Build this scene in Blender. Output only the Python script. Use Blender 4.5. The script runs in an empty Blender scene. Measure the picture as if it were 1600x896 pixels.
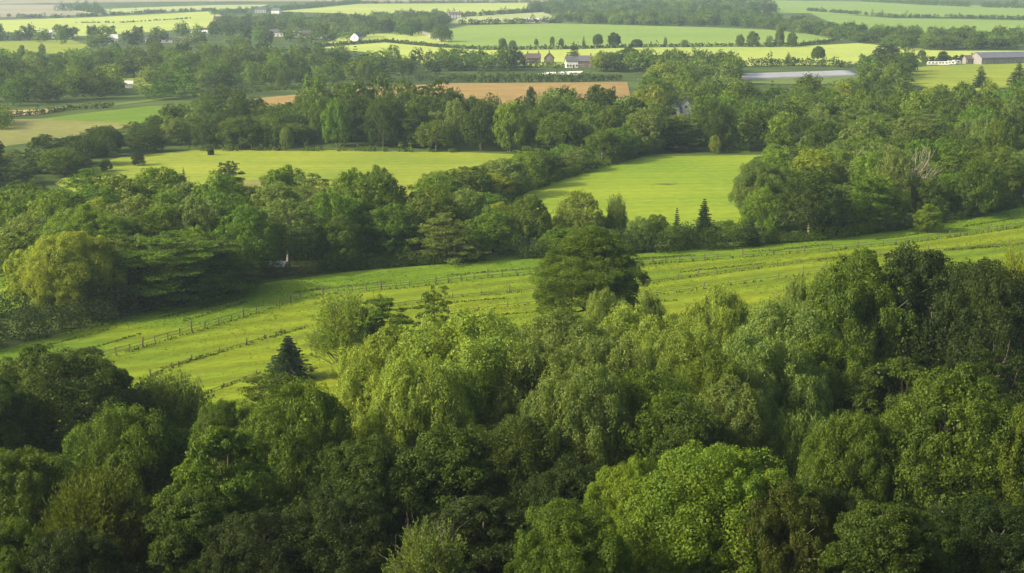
import bpy, bmesh, math
import numpy as np
from mathutils import Vector

R = math.radians
scn = bpy.context.scene
COL = scn.collection

# ------------------------------------------------------------------ camera model
F, PITCH, CAMH = 2198.0, R(12.5), 55.0
FWD = np.array([0, math.cos(PITCH), -math.sin(PITCH)])
UP = np.array([0, math.sin(PITCH), math.cos(PITCH)])


def ray(x, y):
    return FWD + np.array([(x - 800) / F, 0, 0]) + UP * (-(y - 448) / F)


def sstep(a, b, v):
    t = min(1.0, max(0.0, (v - a) / (b - a)))
    return t * t * (3 - 2 * t)


def terrain(X, Y):
    h = 0.0
    if Y < 230:
        h += 53 * (1 - max(Y, 0.0) / 230) ** 3
    if Y > 480:
        w = sstep(480, 900, Y)
        h += w * (1.6 * math.sin(X / 170 + 1.3) * math.cos(Y / 260) + 1.2 * math.sin(X / 390 - Y / 310))
    if Y > 1500:
        h += 10 * sstep(1500, 3800, Y) * (1 + 0.5 * math.sin(X / 600 + Y / 900))
    return h


def ground_at(x, y):
    """where the sight line through a spot of the photograph meets the terrain"""
    d = ray(x, y)
    t = -CAMH / d[2] if d[2] < -1e-6 else 6000.0
    for _ in range(12):
        h = terrain(d[0] * t, d[1] * t)
        if d[2] > -0.002:
            t = 6000.0
            break
        t = 0.5 * t + 0.5 * (h - CAMH) / d[2]
    return d[0] * t, d[1] * t


# ------------------------------------------------------------------ object helpers
def tag(o, label=None, cat=None, group=None, kind=None):
    if label:
        o['label'] = label
    if cat:
        o['category'] = cat
    if group:
        o['group'] = group
    if kind:
        o['kind'] = kind
    return o


def link(name, data, parent=None):
    o = bpy.data.objects.new(name, data)
    COL.objects.link(o)
    if parent:
        o.parent = parent
    return o


def empty(name, loc, rz=0.0):
    o = link(name, None)
    o.location = loc
    o.rotation_euler = (0, 0, rz)
    o.empty_display_size = 0.2
    return o


def np_mesh(name, verts, faces_n, mat, smooth=False):
    """verts (M,3) already in face order, faces of faces_n corners each"""
    me = bpy.data.meshes.new(name)
    n = len(verts)
    nf = n // faces_n
    me.vertices.add(n)
    me.vertices.foreach_set('co', np.ascontiguousarray(verts, dtype=np.float32).ravel())
    me.loops.add(n)
    me.loops.foreach_set('vertex_index', np.arange(n, dtype=np.int32))
    me.polygons.add(nf)
    me.polygons.foreach_set('loop_start', np.arange(0, n, faces_n, dtype=np.int32))
    me.update(calc_edges=True)
    me.materials.append(mat)
    return me


def pydata_mesh(name, v, f, mat, smooth=False):
    me = bpy.data.meshes.new(name)
    me.from_pydata([tuple(p) for p in v], [], f)
    me.materials.append(mat)
    if smooth:
        me.polygons.foreach_set('use_smooth', [True] * len(me.polygons))
    me.update()
    return me


# ------------------------------------------------------------------ materials
def new_mat(name):
    m = bpy.data.materials.new(name)
    m.use_nodes = True
    nt = m.node_tree
    nt.nodes.clear()
    out = nt.nodes.new('ShaderNodeOutputMaterial')
    return m, nt, out


def N(nt, t, **kw):
    n = nt.nodes.new(t)
    for k, v in kw.items():
        if hasattr(n, k):
            setattr(n, k, v)
        else:
            n.inputs[k].default_value = v
    return n


def leaf_material(name, source, trans=0.42, spread=0.24, rough=0.55):
    """source 'object' reads the thing's own colour, 'tint' a colour stored on each tree of a wood"""
    m, nt, out = new_mat(name)
    L = nt.links.new
    if source == 'object':
        src = N(nt, 'ShaderNodeObjectInfo').outputs['Color']
    else:
        a = N(nt, 'ShaderNodeAttribute')
        a.attribute_name = 'tint'
        src = a.outputs['Color']
    geo = N(nt, 'ShaderNodeNewGeometry')
    hsv = N(nt, 'ShaderNodeHueSaturation')
    mr = N(nt, 'ShaderNodeMapRange')
    mr.inputs['To Min'].default_value = 1 - spread
    mr.inputs['To Max'].default_value = 1 + spread
    L(geo.outputs['Random Per Island'], mr.inputs['Value'])
    L(mr.outputs[0], hsv.inputs['Value'])
    hm = N(nt, 'ShaderNodeMapRange')
    hm.inputs['To Min'].default_value = 0.508
    hm.inputs['To Max'].default_value = 0.49
    L(geo.outputs['Random Per Island'], hm.inputs['Value'])
    L(hm.outputs[0], hsv.inputs['Hue'])
    # leaf sprays of one crown differ in age: a broad soft variation
    tc = N(nt, 'ShaderNodeTexCoord')
    no = N(nt, 'ShaderNodeTexNoise')
    no.inputs['Scale'].default_value = 0.45
    no.inputs['Detail'].default_value = 2
    L(tc.outputs['Object'], no.inputs['Vector'])
    mx = N(nt, 'ShaderNodeMix', data_type='RGBA', blend_type='MULTIPLY')
    mx.inputs['Factor'].default_value = 1.0
    cr = N(nt, 'ShaderNodeValToRGB')
    cr.color_ramp.elements[0].position = 0.3
    cr.color_ramp.elements[0].color = (0.75, 0.85, 0.85, 1)
    cr.color_ramp.elements[1].position = 0.7
    cr.color_ramp.elements[1].color = (1.18, 1.16, 0.9, 1)
    L(no.outputs['Fac'], cr.inputs['Fac'])
    L(src, mx.inputs[6])
    L(cr.outputs['Color'], mx.inputs[7])
    L(mx.outputs[2], hsv.inputs['Color'])
    p = N(nt, 'ShaderNodeBsdfPrincipled')
    p.inputs['Roughness'].default_value = rough
    p.inputs['Specular IOR Level'].default_value = 0.15
    L(hsv.outputs['Color'], p.inputs['Base Color'])
    tr = N(nt, 'ShaderNodeBsdfTranslucent')
    tm = N(nt, 'ShaderNodeMix', data_type='RGBA', blend_type='MULTIPLY')
    tm.inputs['Factor'].default_value = 1.0
    tm.inputs[7].default_value = (1.5, 1.45, 0.6, 1)
    L(hsv.outputs['Color'], tm.inputs[6])
    L(tm.outputs[2], tr.inputs['Color'])
    mix = N(nt, 'ShaderNodeMixShader')
    mix.inputs[0].default_value = trans
    L(p.outputs[0], mix.inputs[1])
    L(tr.outputs[0], mix.inputs[2])
    L(mix.outputs[0], out.inputs['Surface'])
    return m


def simple_mat(name, rgb, rough=0.8, var=0.25, scale=3.0, spec=0.2, bump=0.0):
    m, nt, out = new_mat(name)
    L = nt.links.new
    tc = N(nt, 'ShaderNodeTexCoord')
    no = N(nt, 'ShaderNodeTexNoise')
    no.inputs['Scale'].default_value = scale
    no.inputs['Detail'].default_value = 6
    L(tc.outputs['Object'], no.inputs['Vector'])
    cr = N(nt, 'ShaderNodeValToRGB')
    cr.color_ramp.elements[0].position = 0.3
    cr.color_ramp.elements[1].position = 0.7
    cr.color_ramp.elements[0].color = tuple(c * (1 - var) for c in rgb) + (1,)
    cr.color_ramp.elements[1].color = tuple(c * (1 + var) for c in rgb) + (1,)
    L(no.outputs['Fac'], cr.inputs['Fac'])
    p = N(nt, 'ShaderNodeBsdfPrincipled')
    p.inputs['Roughness'].default_value = rough
    p.inputs['Specular IOR Level'].default_value = spec
    L(cr.outputs['Color'], p.inputs['Base Color'])
    if bump:
        b = N(nt, 'ShaderNodeBump')
        b.inputs['Strength'].default_value = bump
        L(no.outputs['Fac'], b.inputs['Height'])
        L(b.outputs[0], p.inputs['Normal'])
    L(p.outputs[0], out.inputs['Surface'])
    return m


def field_mat(name, a, b, angle=0.0, stripe=0.0, patch=(0.02, 0.45), c=None, fine=1.2, bump=0.5):
    """meadow or crop: broad patches of a and b, mowing or drilling lines along angle, fine tussock grain"""
    m, nt, out = new_mat(name)
    L = nt.links.new
    tc = N(nt, 'ShaderNodeTexCoord')
    mp = N(nt, 'ShaderNodeMapping')
    mp.inputs['Rotation'].default_value = (0, 0, -angle)
    L(tc.outputs['Object'], mp.inputs['Vector'])
    st = N(nt, 'ShaderNodeMapping')
    st.inputs['Scale'].default_value = (patch[1] * 0.12, 1, 1)
    L(mp.outputs[0], st.inputs['Vector'])
    n1 = N(nt, 'ShaderNodeTexNoise')
    n1.inputs['Scale'].default_value = patch[0] * 3
    n1.inputs['Detail'].default_value = 5
    n1.inputs['Roughness'].default_value = 0.6
    L(st.outputs[0], n1.inputs['Vector'])
    n2 = N(nt, 'ShaderNodeTexNoise')
    n2.inputs['Scale'].default_value = patch[0]
    n2.inputs['Detail'].default_value = 4
    L(mp.outputs[0], n2.inputs['Vector'])
    n3 = N(nt, 'ShaderNodeTexNoise')
    n3.inputs['Scale'].default_value = fine
    n3.inputs['Detail'].default_value = 5
    n3.inputs['Roughness'].default_value = 0.7
    st3 = N(nt, 'ShaderNodeMapping')
    st3.inputs['Scale'].default_value = (0.35, 1, 1)
    L(mp.outputs[0], st3.inputs['Vector'])
    L(st3.outputs[0], n3.inputs['Vector'])
    ad = N(nt, 'ShaderNodeMath', operation='ADD')
    L(n1.outputs['Fac'], ad.inputs[0])
    L(n2.outputs['Fac'], ad.inputs[1])
    cr = N(nt, 'ShaderNodeValToRGB')
    cr.color_ramp.elements[0].position = 0.40
    cr.color_ramp.elements[1].position = 0.60
    cr.color_ramp.elements[0].color = (*a, 1)
    cr.color_ramp.elements[1].color = (*b, 1)
    if c:
        e = cr.color_ramp.elements.new(0.68)
        e.color = (*c, 1)
    hf = N(nt, 'ShaderNodeMath', operation='MULTIPLY')
    hf.inputs[1].default_value = 0.5
    L(ad.outputs[0], hf.inputs[0])
    L(hf.outputs[0], cr.inputs['Fac'])
    mr = N(nt, 'ShaderNodeMapRange')
    mr.inputs['From Min'].default_value = 0.3
    mr.inputs['From Max'].default_value = 0.7
    mr.inputs['To Min'].default_value = 0.72
    mr.inputs['To Max'].default_value = 1.28
    L(n3.outputs['Fac'], mr.inputs['Value'])
    val = mr.outputs[0]
    if stripe:
        wv = N(nt, 'ShaderNodeTexWave', wave_type='BANDS', bands_direction='Y')
        wv.inputs['Scale'].default_value = 0.052
        wv.inputs['Distortion'].default_value = 1.5
        wv.inputs['Detail'].default_value = 2
        L(mp.outputs[0], wv.inputs['Vector'])
        sm = N(nt, 'ShaderNodeMapRange')
        sm.inputs['To Min'].default_value = 1 - stripe
        sm.inputs['To Max'].default_value = 1 + stripe * 0.4
        L(wv.outputs['Fac'], sm.inputs['Value'])
        mu = N(nt, 'ShaderNodeMath', operation='MULTIPLY')
        L(val, mu.inputs[0])
        L(sm.outputs[0], mu.inputs[1])
        val = mu.outputs[0]
    hsv = N(nt, 'ShaderNodeHueSaturation')
    L(val, hsv.inputs['Value'])
    L(cr.outputs['Color'], hsv.inputs['Color'])
    p = N(nt, 'ShaderNodeBsdfPrincipled')
    p.inputs['Roughness'].default_value = 0.9
    p.inputs['Specular IOR Level'].default_value = 0.1
    L(hsv.outputs['Color'], p.inputs['Base Color'])
    bp = N(nt, 'ShaderNodeBump')
    bp.inputs['Strength'].default_value = bump
    bp.inputs['Distance'].default_value = 0.4
    L(n3.outputs['Fac'], bp.inputs['Height'])
    L(bp.outputs[0], p.inputs['Normal'])
    L(p.outputs[0], out.inputs['Surface'])
    return m


LEAF = leaf_material('leaf', 'object')
LEAF_WOOD = leaf_material('wood_leaf', 'tint', spread=0.35)
BARK = simple_mat('bark', (0.085, 0.07, 0.05), 0.9, 0.4, 4.0, 0.1, 0.4)
BARK_PALE = simple_mat('pale_bark', (0.21, 0.19, 0.14), 0.9, 0.35, 4.0, 0.1, 0.4)

TINT = {
    'bright yellow green': (0.145, 0.205, 0.013),
    'yellow green': (0.115, 0.175, 0.015),
    'fresh green': (0.085, 0.150, 0.013),
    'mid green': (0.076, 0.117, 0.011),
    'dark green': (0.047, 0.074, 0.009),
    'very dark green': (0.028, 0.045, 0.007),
    'olive': (0.083, 0.122, 0.013),
    'grey green': (0.120, 0.165, 0.038),
    'golden green': (0.175, 0.210, 0.018),
    'pale green': (0.170, 0.225, 0.036),
    'dark olive': (0.062, 0.080, 0.010),
    'brownish olive': (0.100, 0.105, 0.025),
    'blue green': (0.030, 0.058, 0.024),
}


# ------------------------------------------------------------------ foliage geometry
def unit(v):
    return v / np.maximum(np.linalg.norm(v, axis=-1, keepdims=True), 1e-9)


def rand_dirs(rng, n):
    return unit(rng.normal(size=(n, 3)))


def leaves_on(rng, cen, rad, out, n, ll, lw, mode='free', shell=(0.72, 1.08), messy=0.42, bias=0.55):
    """n leaves on each tuft: cen (M,3), rad (M,3) half axes, out (M,3) outward direction. Returns (K,4,3)"""
    M = len(cen)
    if M == 0:
        return np.zeros((0, 4, 3))
    c = np.repeat(cen, n, 0)
    r = np.repeat(rad, n, 0)
    o = np.repeat(out, n, 0)
    K = M * n
    s = unit(rand_dirs(rng, K) + bias * o)
    p = c + r * s * rng.uniform(shell[0], shell[1], (K, 1))
    nrm = unit(s / r * r.min(axis=1, keepdims=True) + messy * rng.normal(size=(K, 3)))
    if mode == 'hang':
        ax = np.array([0, 0, -1.0]) + 0.25 * rng.normal(size=(K, 3)) + 0.15 * o
    elif mode == 'radial':
        ax = o + 0.35 * rng.normal(size=(K, 3))
    elif mode == 'flat':
        nrm = unit(np.array([0, 0, 1.0]) + 0.45 * rng.normal(size=(K, 3)))
        ax = o + 0.6 * rng.normal(size=(K, 3)) + np.array([0, 0, -0.25])
    else:
        ax = rng.normal(size=(K, 3))
    ax = unit(ax)
    bx = unit(np.cross(nrm, ax))
    if mode in ('hang', 'radial'):
        pass
    else:
        ax = unit(np.cross(bx, nrm))
    sz = rng.uniform(0.6, 1.35, (K, 1))
    a = ax * ll * 0.5 * sz
    b = bx * lw * 0.5 * sz
    bend = nrm * ll * 0.12 * sz
    return np.stack([p - a - bend, p - b * 1.0 + bend * .3, p + a - bend, p + b * 1.0 + bend * .3], 1)


def clump_points(rng, n, zlo=-0.5, up=0.0, tries=60):
    """n well spread directions"""
    pts = []
    md = 1.75 / math.sqrt(n)
    while len(pts) < n:
        best = None
        for _ in range(tries):
            d = rand_dirs(rng, 1)[0]
            d = unit(d + np.array([0, 0, up]))
            if d[2] < zlo:
                continue
            q = min((np.linalg.norm(d - e) for e in pts), default=9)
            if best is None or q > best[0]:
                best = (q, d)
            if q > md:
                break
        if best is None:
            continue
        pts.append(best[1])
    return np.array(pts)


def round_crown(seed, W, H, base, clumps, tufts, n, leaf, lobes=0.30, stretch=1.0, mode='free', top=1.0, core=True, pear=0.0, ragged=0.15, lw=0.62, tz=1.0):
    """crown W wide between base and H; clumps of tufts of leaves; returns leaves and clump centres"""
    rng = np.random.default_rng(seed)
    a, c = W / 2, (H - base) / 2
    zc = base + c
    dirs = clump_points(rng, clumps, -0.75)
    jit = rng.uniform(1 - ragged, 1 + ragged, (clumps, 1))
    rc = a * lobes * rng.uniform(0.75, 1.3, clumps)
    env = np.array([a, a, c])
    cen = dirs * np.maximum(env * jit - rc[:, None] * np.array([1, 1, min(1.4, stretch)]), env * 0.25)
    t = cen[:, 2] / c
    cen[:, :2] *= (1 - pear * t)[:, None]
    inner = rand_dirs(rng, max(3, clumps // 4)) * env * rng.uniform(0.15, 0.5, (max(3, clumps // 4), 1))
    cen = np.vstack([cen, inner])
    rc = np.concatenate([rc, a * lobes * rng.uniform(0.9, 1.3, len(inner))])
    cdir = unit(cen / env)
    cdir = unit(cdir + np.array([0, 0, 0.25]))
    # tufts on each clump
    M = len(cen)
    td = unit(rand_dirs(rng, M * tufts) + 0.75 * np.repeat(cdir, tufts, 0))
    rr = np.repeat(rc, tufts)[:, None]
    srz = np.array([1, 1, stretch])
    tc = np.repeat(cen, tufts, 0) + td * rr * srz * rng.uniform(0.62, 1.0, (M * tufts, 1))
    tr = rr * rng.uniform(0.27, 0.54, (M * tufts, 1)) * np.array([1, 1, tz])
    to = unit(td + 0.4 * np.repeat(cdir, tufts, 0) + np.array([0, 0, 0.35]))
    lv = [leaves_on(rng, tc, tr, to, n, leaf, leaf * lw, mode)]
    if core:
        k = max(6, int(len(tc) * n * 0.035 / M))
        lv.append(leaves_on(rng, cen, np.repeat(rc[:, None] * 0.72, 3, 1) * srz, cdir, k, leaf * 1.9, leaf * 1.5, 'free', (0.3, 0.8), 0.6, 0.0))
    lv = np.concatenate(lv)
    lv[:, :, 2] += zc
    cen = cen + np.array([0, 0, zc])
    lv[:, :, 2] = np.maximum(lv[:, :, 2], 0.05)
    return lv, cen


def pad_crown(seed, W, H, base, tiers, per, n, leaf, taper=0.75, thick=0.10, droop=0.10, top_w=0.25, fill=6):
    """layered crown: flat sprays of foliage on near level boughs"""
    rng = np.random.default_rng(seed)
    cen, rad, out = [], [], []
    for i in range(tiers):
        t = (i + 0.5) / tiers
        z = base + (H - base) * t * 0.97
        prof = max(top_w, math.sqrt(max(0.0, 1 - (abs(t - 0.32) / 0.70) ** 2.2)))
        prof *= taper + (1 - taper) * min(1, t / 0.3)
        Rr = W / 2 * prof * rng.uniform(0.82, 1.12)
        k = max(3, int(per * (0.45 + prof)))
        ph = rng.uniform(0, 6.28)
        for j in range(k):
            an = ph + 6.283 * j / k + rng.normal() * 0.25
            rr = Rr * rng.uniform(0.35, 0.92)
            d = np.array([math.cos(an), math.sin(an), 0])
            pr = Rr * rng.uniform(0.26, 0.42) + 0.35
            cen.append(d * rr + np.array([0, 0, z + rng.normal() * 0.25 * (H - base) / tiers - droop * rr]))
            rad.append([pr, pr, max(0.2, thick * W * rng.uniform(0.35, 0.8))])
            out.append(unit(d + np.array([0, 0, 0.5])))
        # the heart of the tier
        cen.append(np.array([0, 0, z]))
        rad.append([Rr * 0.45, Rr * 0.45, (H - base) / tiers * 0.7])
        out.append(np.array([0, 0, 1.0]))
    cen, rad, out = np.array(cen), np.array(rad), np.array(out)
    # break each spray into tufts
    m = fill
    M = len(cen)
    d = rand_dirs(rng, M * m) + 0.3 * np.repeat(out, m, 0)
    tc = np.repeat(cen, m, 0) + d * np.repeat(rad, m, 0) * rng.uniform(0.3, 0.9, (M * m, 1))
    tr = np.repeat(rad, m, 0) * rng.uniform(0.35, 0.55, (M * m, 1))
    to = unit(np.repeat(out, m, 0) + 0.3 * d)
    lv = leaves_on(rng, tc, tr, to, n, leaf, leaf * 0.55, 'flat')
    lv[:, :, 2] = np.maximum(lv[:, :, 2], 0.05)
    return lv, cen


def spruce_crown(seed, W, H, base, tiers, per, n, leaf):
    rng = np.random.default_rng(seed)
    cen, rad, out = [], [], []
    for i in range(tiers):
        t = i / (tiers - 1)
        z = base + (H - base) * t
        Rr = W / 2 * (1 - t) ** 0.85 * rng.uniform(0.85, 1.1) + 0.12
        k = max(3, int(per * (1 - 0.7 * t)))
        ph = rng.uniform(0, 6.28)
        for j in range(k):
            an = ph + 6.283 * j / k + rng.normal() * 0.2
            d = np.array([math.cos(an), math.sin(an), 0])
            L = Rr * rng.uniform(0.6, 1.2)
            if rng.uniform() < 0.1:
                continue
            for q in (0.3, 0.62, 0.92):
                cen.append(d * L * q + np.array([0, 0, z - 0.28 * L * q + 0.12 * L * q * q]))
                w = 0.22 * L * (1.25 - q) + 0.16
                rad.append([w, w, w * 0.45])
                out.append(unit(d + np.array([0, 0, 0.15])))
    cen, rad, out = np.array(cen), np.array(rad), np.array(out)
    lv = leaves_on(rng, cen, rad, out, n, leaf, leaf * 0.4, 'radial', (0.3, 1.1), 0.8, 0.2)
    lv[:, :, 2] = np.maximum(lv[:, :, 2], 0.05)
    return lv, cen


def twig_crown(seed, W, H, shoots, n, leaf, spread=1.0):
    """many stemmed crown of fine upright shoots; returns leaves, shoot tips"""
    rng = np.random.default_rng(seed)
    d = clump_points(rng, shoots, 0.02, 0.15, 8)
    env = np.array([W / 2, W / 2, H * 0.62])
    root = np.array([0, 0, H * 0.38])
    tips = root + d * env * rng.uniform(0.72, 1.04, (shoots, 1))
    low = rng.uniform(size=shoots) < 0.3
    tips[low, 2] -= H * 0.25
    lv = []
    for q, m in ((0.45, .5), (0.62, .8), (0.78, 1), (0.9, 1), (1.0, .8)):
        p = root + (tips - root) * q
        p = p + rng.normal(size=p.shape) * 0.12
        r = np.full((shoots, 3), W * 0.045) * np.array([1, 1, 1.9])
        lv.append(leaves_on(rng, p, r, unit(d + np.array([0, 0, .5])), max(2, int(n * m)), leaf, leaf * 0.42, 'radial', (0.1, 1.15), 0.9, 0.1))
    lv = np.concatenate(lv)
    lv[:, :, 2] = np.maximum(lv[:, :, 2], 0.05)
    return lv, tips


def tube(path, r0, r1, sides=6):
    path = np.array(path, float)
    n = len(path)
    v, f = [], []
    for i in range(n):
        t = unit(path[min(i + 1, n - 1)] - path[max(i - 1, 0)])
        a = unit(np.cross(t, np.array([0.31, 0.87, 0.11])))
        b = np.cross(t, a)
        r = r0 + (r1 - r0) * i / (n - 1)
        for s in range(sides):
            an = 6.2832 * s / sides
            v.append(path[i] + r * (a * math.cos(an) + b * math.sin(an)))
    for i in range(n - 1):
        for s in range(sides):
            s2 = (s + 1) % sides
            f.append((i * sides + s, i * sides + s2, (i + 1) * sides + s2, (i + 1) * sides + s))
    f.append(tuple(range((n - 1) * sides, n * sides)))
    return v, f


def limbs(seed, H, r, targets, fork=0.25, max_limbs=14, twigs=2, single=False, sides=6):
    """tapered trunk with curved limbs to the clumps and side branches"""
    rng = np.random.default_rng(seed + 77)
    V, Fc = [], []

    def add(p, a, b, s=sides):
        v, f = tube(p, a, b, s)
        o = len(V)
        V.extend(v)
        Fc.extend([tuple(i + o for i in q) for q in f])
    lean = rng.normal(size=2) * 0.02 * H
    topz = H * (0.93 if single else 0.62)
    tr = [np.array([lean[0] * k * k, lean[1] * k * k, topz * k]) for k in np.linspace(0, 1, 7)]
    tr[0][2] = -0.4
    tr2 = [p.copy() for p in tr]
    add(tr2, r, r * 0.28)
    base_flare = [np.array([0, 0, -0.4]), np.array([0, 0, 0.25])]
    add(base_flare, r * 1.5, r * 1.0)
    idx = rng.permutation(len(targets))[:max_limbs]
    for i in idx:
        t = np.array(targets[i])
        k = fork + (0.9 - fork) * rng.uniform() if not single else min(0.95, max(0.1, t[2] / topz * 0.95))
        s = np.array([lean[0] * k * k, lean[1] * k * k, topz * k])
        if not single and t[2] < s[2]:
            s[2] = max(t[2] * 0.8, topz * fork)
        m1 = s + (t - s) * 0.4 + np.array([0, 0, -0.04 * H if not single else 0]) + rng.normal(size=3) * 0.02 * H
        m2 = s + (t - s) * 0.75 + rng.normal(size=3) * 0.02 * H
        lr = r * rng.uniform(0.28, 0.42)
        add([s, m1, m2, t], lr, lr * 0.22, max(4, sides - 1))
        for _ in range(twigs):
            e = t + rng.normal(size=3) * 0.07 * H + np.array([0, 0, 0.04 * H])
            add([m1 if rng.uniform() < .4 else m2, (m2 + e) / 2 + rng.normal(size=3) * 0.01 * H, e], lr * 0.4, lr * 0.1, 4)
    return V, Fc


# ------------------------------------------------------------------ tree prototypes (metres)
PROTO = {}


def proto(kind, lv, cen, W, H, r, bark=BARK, name='crown', **kw):
    me = np_mesh(kind + '_crown', lv.reshape(-1, 3), 4, LEAF)
    v, f = limbs(abs(hash_str(kind)) % 9999, H, r, cen, **kw)
    tm = pydata_mesh(kind + '_trunk', v, f, bark, True)
    PROTO[kind] = (me, tm, W, H)


def hash_str(s):
    h = 7
    for ch in s:
        h = (h * 31 + ord(ch)) % 1000003
    return h


def build_protos():
    # near trees
    for i, s in enumerate((11, 12, 13, 14)):
        W, H = 14, 13.5
        lv, c = round_crown(s, W, H, 0.2, 60, 12, 135, 0.20, lobes=0.265, ragged=0.13, pear=0.10)
        proto('oak_near_%d' % i, lv, c, W, H, 0.42, bark=BARK if i % 2 else BARK_PALE, max_limbs=16, twigs=3)
    for i, s in enumerate((21, 22, 23)):
        W, H = 15, 14.5
        lv, c = round_crown(s, W, H, -0.8, 84, 11, 120, 0.22, lobes=0.215, stretch=1.2, mode='free', ragged=0.095, pear=0.10, lw=0.5, tz=1.4)
        proto('willow_near_%d' % i, lv, c, W, H, 0.45, bark=BARK_PALE, max_limbs=18, twigs=3)
    for i, s in enumerate((31, 32)):
        W, H = 12, 13
        lv, c = round_crown(s, W, H, 0.2, 44, 12, 120, 0.25, lobes=0.29, ragged=0.12, stretch=0.7, pear=0.2, lw=0.6, tz=0.65)
        proto('maple_near_%d' % i, lv, c, W, H, 0.36, max_limbs=14, twigs=2)
    for i, s in enumerate((41, 42)):
        W, H = 15, 14.5
        lv, c = pad_crown(s, W, H, 1.2, 9, 8, 62, 0.32, taper=0.72, thick=0.045, droop=0.10, top_w=0.24, fill=7)
        proto('cedar_near_%d' % i, lv, c, W, H, 0.5, max_limbs=60, twigs=1, single=True)
    W, H = 15, 14
    lv, c = round_crown(47, W, H, 1.3, 74, 12, 110, 0.25, lobes=0.27, stretch=0.55, mode='flat', ragged=0.17, pear=0.24, lw=0.5, tz=0.44)
    proto('cedar_near_2', lv, c, W, H, 0.5, max_limbs=30, twigs=1, fork=0.2)
    lv, c = spruce_crown(51, 6.6, 9.5, 0.2, 22, 20, 16, 0.34)
    proto('spruce_near_0', lv, c[2::3], 6.0, 9.5, 0.2, max_limbs=40, twigs=0, single=True)
    for i, s in enumerate((61, 62)):
        W, H = 8, 7.5
        lv, c = twig_crown(s, W, H, 520, 20, 0.22)
        proto('hawthorn_near_%d' % i, lv, c * np.array([.86, .86, .88]), W, H, 0.16, bark=BARK, max_limbs=60, twigs=1, fork=0.08, sides=5)
    lv, c = twig_crown(66, 7, 10, 260, 16, 0.26)
    proto('birch_near_0', lv, c, 7, 10, 0.18, bark=BARK, max_limbs=46, twigs=3, fork=0.12, sides=5)
    lv, c = pad_crown(45, 7, 9, 1.0, 7, 5, 22, 0.34, taper=0.7, thick=0.06, droop=0.0, top_w=0.3, fill=5)
    proto('thin_pine_near_0', lv, c, 7, 9, 0.16, max_limbs=30, twigs=1, single=True)
    # trees of the middle distance
    for i, s in enumerate((111, 112, 113, 114, 115)):
        W, H = 11, 12
        lv, c = round_crown(s, W, H, -0.6, 52, 8, 34, 0.32, lobes=0.265, ragged=0.11, pear=0.12)
        proto('oak_mid_%d' % i, lv, c, W, H, 0.36, max_limbs=8, twigs=1, sides=5)
    for i, s in enumerate((121, 122, 123)):
        W, H = 10, 12.5
        lv, c = round_crown(s, W, H, -0.2, 60, 7, 34, 0.32, lobes=0.235, stretch=1.25, mode='free', ragged=0.06, pear=0.08, lw=0.5, tz=1.4)
        proto('willow_mid_%d' % i, lv, c, W, H, 0.3, bark=BARK_PALE, max_limbs=12, twigs=2, sides=5)
    for i, s in enumerate((141, 142)):
        W, H = 13, 12
        lv, c = pad_crown(s, W, H, 0.4, 9, 7, 26, 0.45, taper=0.85, thick=0.07, droop=0.14, top_w=0.24, fill=6)
        proto('cedar_mid_%d' % i, lv, c, W, H, 0.4, max_limbs=24, twigs=0, single=True, sides=5)
    lv, c = spruce_crown(151, 5.4, 9.5, 0.2, 17, 15, 9, 0.55)
    proto('spruce_mid_0', lv, c[2::3], 5, 9.5, 0.18, max_limbs=14, twigs=0, single=True, sides=5)
    for i, s in enumerate((161, 162)):
        W, H = 5, 3.6
        lv, c = round_crown(s, W, H, -0.6, 14, 7, 22, 0.40, lobes=0.36, ragged=0.22)
        proto('shrub_mid_%d' % i, lv, c, W, H, 0.1, max_limbs=6, twigs=1, fork=0.05, sides=4)
    W, H = 10, 13
    lv, c = twig_crown(166, W, H, 60, 3, 0.4)
    proto('bare_mid_0', lv, c, W, H, 0.34, bark=BARK_PALE, max_limbs=40, twigs=3, fork=0.12, sides=5)


build_protos()

# far trees are only a few pixels: fewer, larger leaves, kept as arrays and merged wood by wood
FAR = {}
for i, s in enumerate((211, 212, 213, 214, 215, 216)):
    FAR['oak%d' % i] = (round_crown(s, 11, 12, -0.8, 30, 5, 12, 0.58, lobes=0.33, ragged=0.07, pear=0.06 + 0.03 * i, core=True)[0], 11, 12)
FAR['cedar0'] = (pad_crown(241, 12, 12, 0.3, 7, 6, 7, 0.95, taper=0.85, fill=4)[0], 12, 12)
FAR['spruce0'] = (spruce_crown(251, 5, 10, 0.2, 9, 9, 4, 0.9)[0], 5, 10)
for i, s in enumerate((311, 312, 313)):
    FAR['tiny%d' % i] = (round_crown(s, 11, 11, -0.6, 18, 4, 8, 0.85, lobes=0.40, ragged=0.07, core=True)[0], 11, 11)

KIND_NAME = {'oak': 'broadleaf_tree', 'willow': 'willow_tree', 'maple': 'maple_tree', 'cedar': 'cedar_tree', 'spruce': 'spruce_tree',
             'hawthorn': 'hawthorn_tree', 'birch': 'birch_tree', 'thin': 'pine_tree', 'shrub': 'shrub', 'bare': 'bare_tree'}
KIND_CAT = {'oak': 'broadleaf tree', 'willow': 'willow', 'maple': 'maple tree', 'cedar': 'cedar', 'spruce': 'spruce',
            'hawthorn': 'hawthorn', 'birch': 'birch', 'thin': 'pine', 'shrub': 'shrub', 'bare': 'bare tree'}
rng0 = np.random.default_rng(5)
PLACED = []      # (X, Y, radius) of every tree put down so far


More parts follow.
